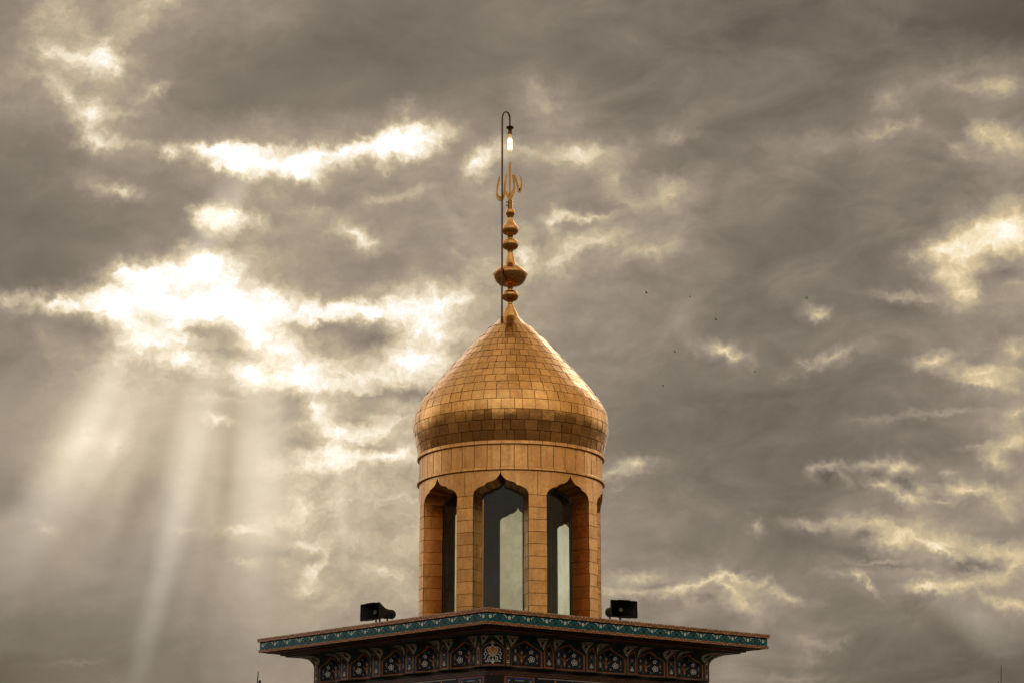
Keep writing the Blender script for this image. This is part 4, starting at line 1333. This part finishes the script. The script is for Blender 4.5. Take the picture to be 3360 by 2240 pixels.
# ------------------------------------------------------------------ distant masts whose tips show over the lower edge
m1 = thing('antenna_mast', 'thick dark mast tip with a round knob, below the left end of the cornice', 'mast', (-18.62, 140, 0), 'distant masts')
b = MB()
b.tube([(0, 0, 0), (0, 0, 22.7), (0.035, 0, 23.48)], [0.14, 0.045, 0.036], M['mast'], 10)
b.build('pole', m1)
b = MB()
b.lathe([(0.0, 22.84), (0.06, 22.82), (0.095, 22.74), (0.10, 22.5), (0.07, 22.2), (0.0, 22.15)], M['black'], 14, (0.17, 0, 0))
b.box((0.08, 0, 22.5), (0.2, 0.05, 0.06), M['black'])
b.build('antenna_drum', m1)
m2 = thing('antenna_mast', 'hair-thin mast tip low in the right corner of the sky', 'mast', (36.02, 140, 0), 'distant masts')
b = MB()
b.tube([(0, 0, 0), (0, 0, 22.5), (0.11, 0, 23.92)], [0.12, 0.038, 0.024], M['mast'], 8)
b.build('pole', m2)
b = MB()
b.tube([(-0.21, 0, 21.9), (-0.19, 0, 22.70)], 0.035, M['mast'], 8)
b.box((-0.10, 0, 22.2), (0.22, 0.04, 0.05), M['mast'])
b.build('side_antenna', m2)

# ------------------------------------------------------------------ birds high over the right of the tower
BIRDS = [((17.96, 240, 81.34), 1.30, 38, 'largest of the dark birds, gliding highest and nearest to the spire'),
         ((23.77, 240, 80.73), 0.72, 10, 'tiny faint bird just right of the highest, largest one'),
         ((27.10, 240, 77.65), 1.00, 60, 'dark bird flying at the level of the lower spire bulb, mid right'),
         ((39.29, 240, 80.53), 0.90, 0, 'lone dark bird furthest right, above a small bright cloud'),
         ((21.58, 240, 73.26), 1.05, 30, 'dark bird in mid flock beside the upper dome tiles'),
         ((32.07, 240, 70.55), 0.75, -30, 'faint bird low and to the right, below the small glowing cloud'),
         ((20.00, 240, 68.62), 0.85, -50, 'lowest dark bird, level with the widest part of the dome')]
def bird_mesh():
    b = MB()
    body = [(-0.20, 0.004), (-0.16, 0.022), (-0.08, 0.055), (0.0, 0.065), (0.08, 0.052), (0.13, 0.036), (0.17, 0.036), (0.20, 0.020), (0.235, 0.004)]
    b.tube([(x, 0, 0) for x, r in body], [r for x, r in body], M['bird'], 8)
    for s in (-1, 1):
        q = [(0.09, 0.03), (0.11, 0.16), (0.05, 0.34), (-0.05, 0.40), (-0.02, 0.22), (-0.07, 0.04)]
        up = lambda x, y, d: (x, s * y, 0.02 + 0.10 * math.sin(y * 4.5) + d)
        b.face([up(x, y, 0.010) for x, y in q], M['bird']); b.face([up(x, y, -0.006) for x, y in q][::-1], M['bird'])
        for a, c in zip(q, q[1:] + q[:1]):
            b.face([up(*a, 0.010), up(*c, 0.010), up(*c, -0.006), up(*a, -0.006)], M['bird'])
    t = [(-0.16, 0.015), (-0.30, 0.055), (-0.30, -0.055), (-0.16, -0.015)]
    b.face([(x, y, 0.008) for x, y in t], M['bird']); b.face([(x, y, -0.004) for x, y in t][::-1], M['bird'])
    return b
first = None
for (loc, sc_, turn, lab) in BIRDS:
    if first is None:
        o = first = bird_mesh().build('bird')
    else:
        o = first.copy()
        COL.objects.link(o)
    o.location = loc
    o.scale = (0.80 * sc_,) * 3
    o.rotation_euler = (R(55), R(turn), R(20 + turn))
    tag(o, lab, 'bird', 'birds over the tower')
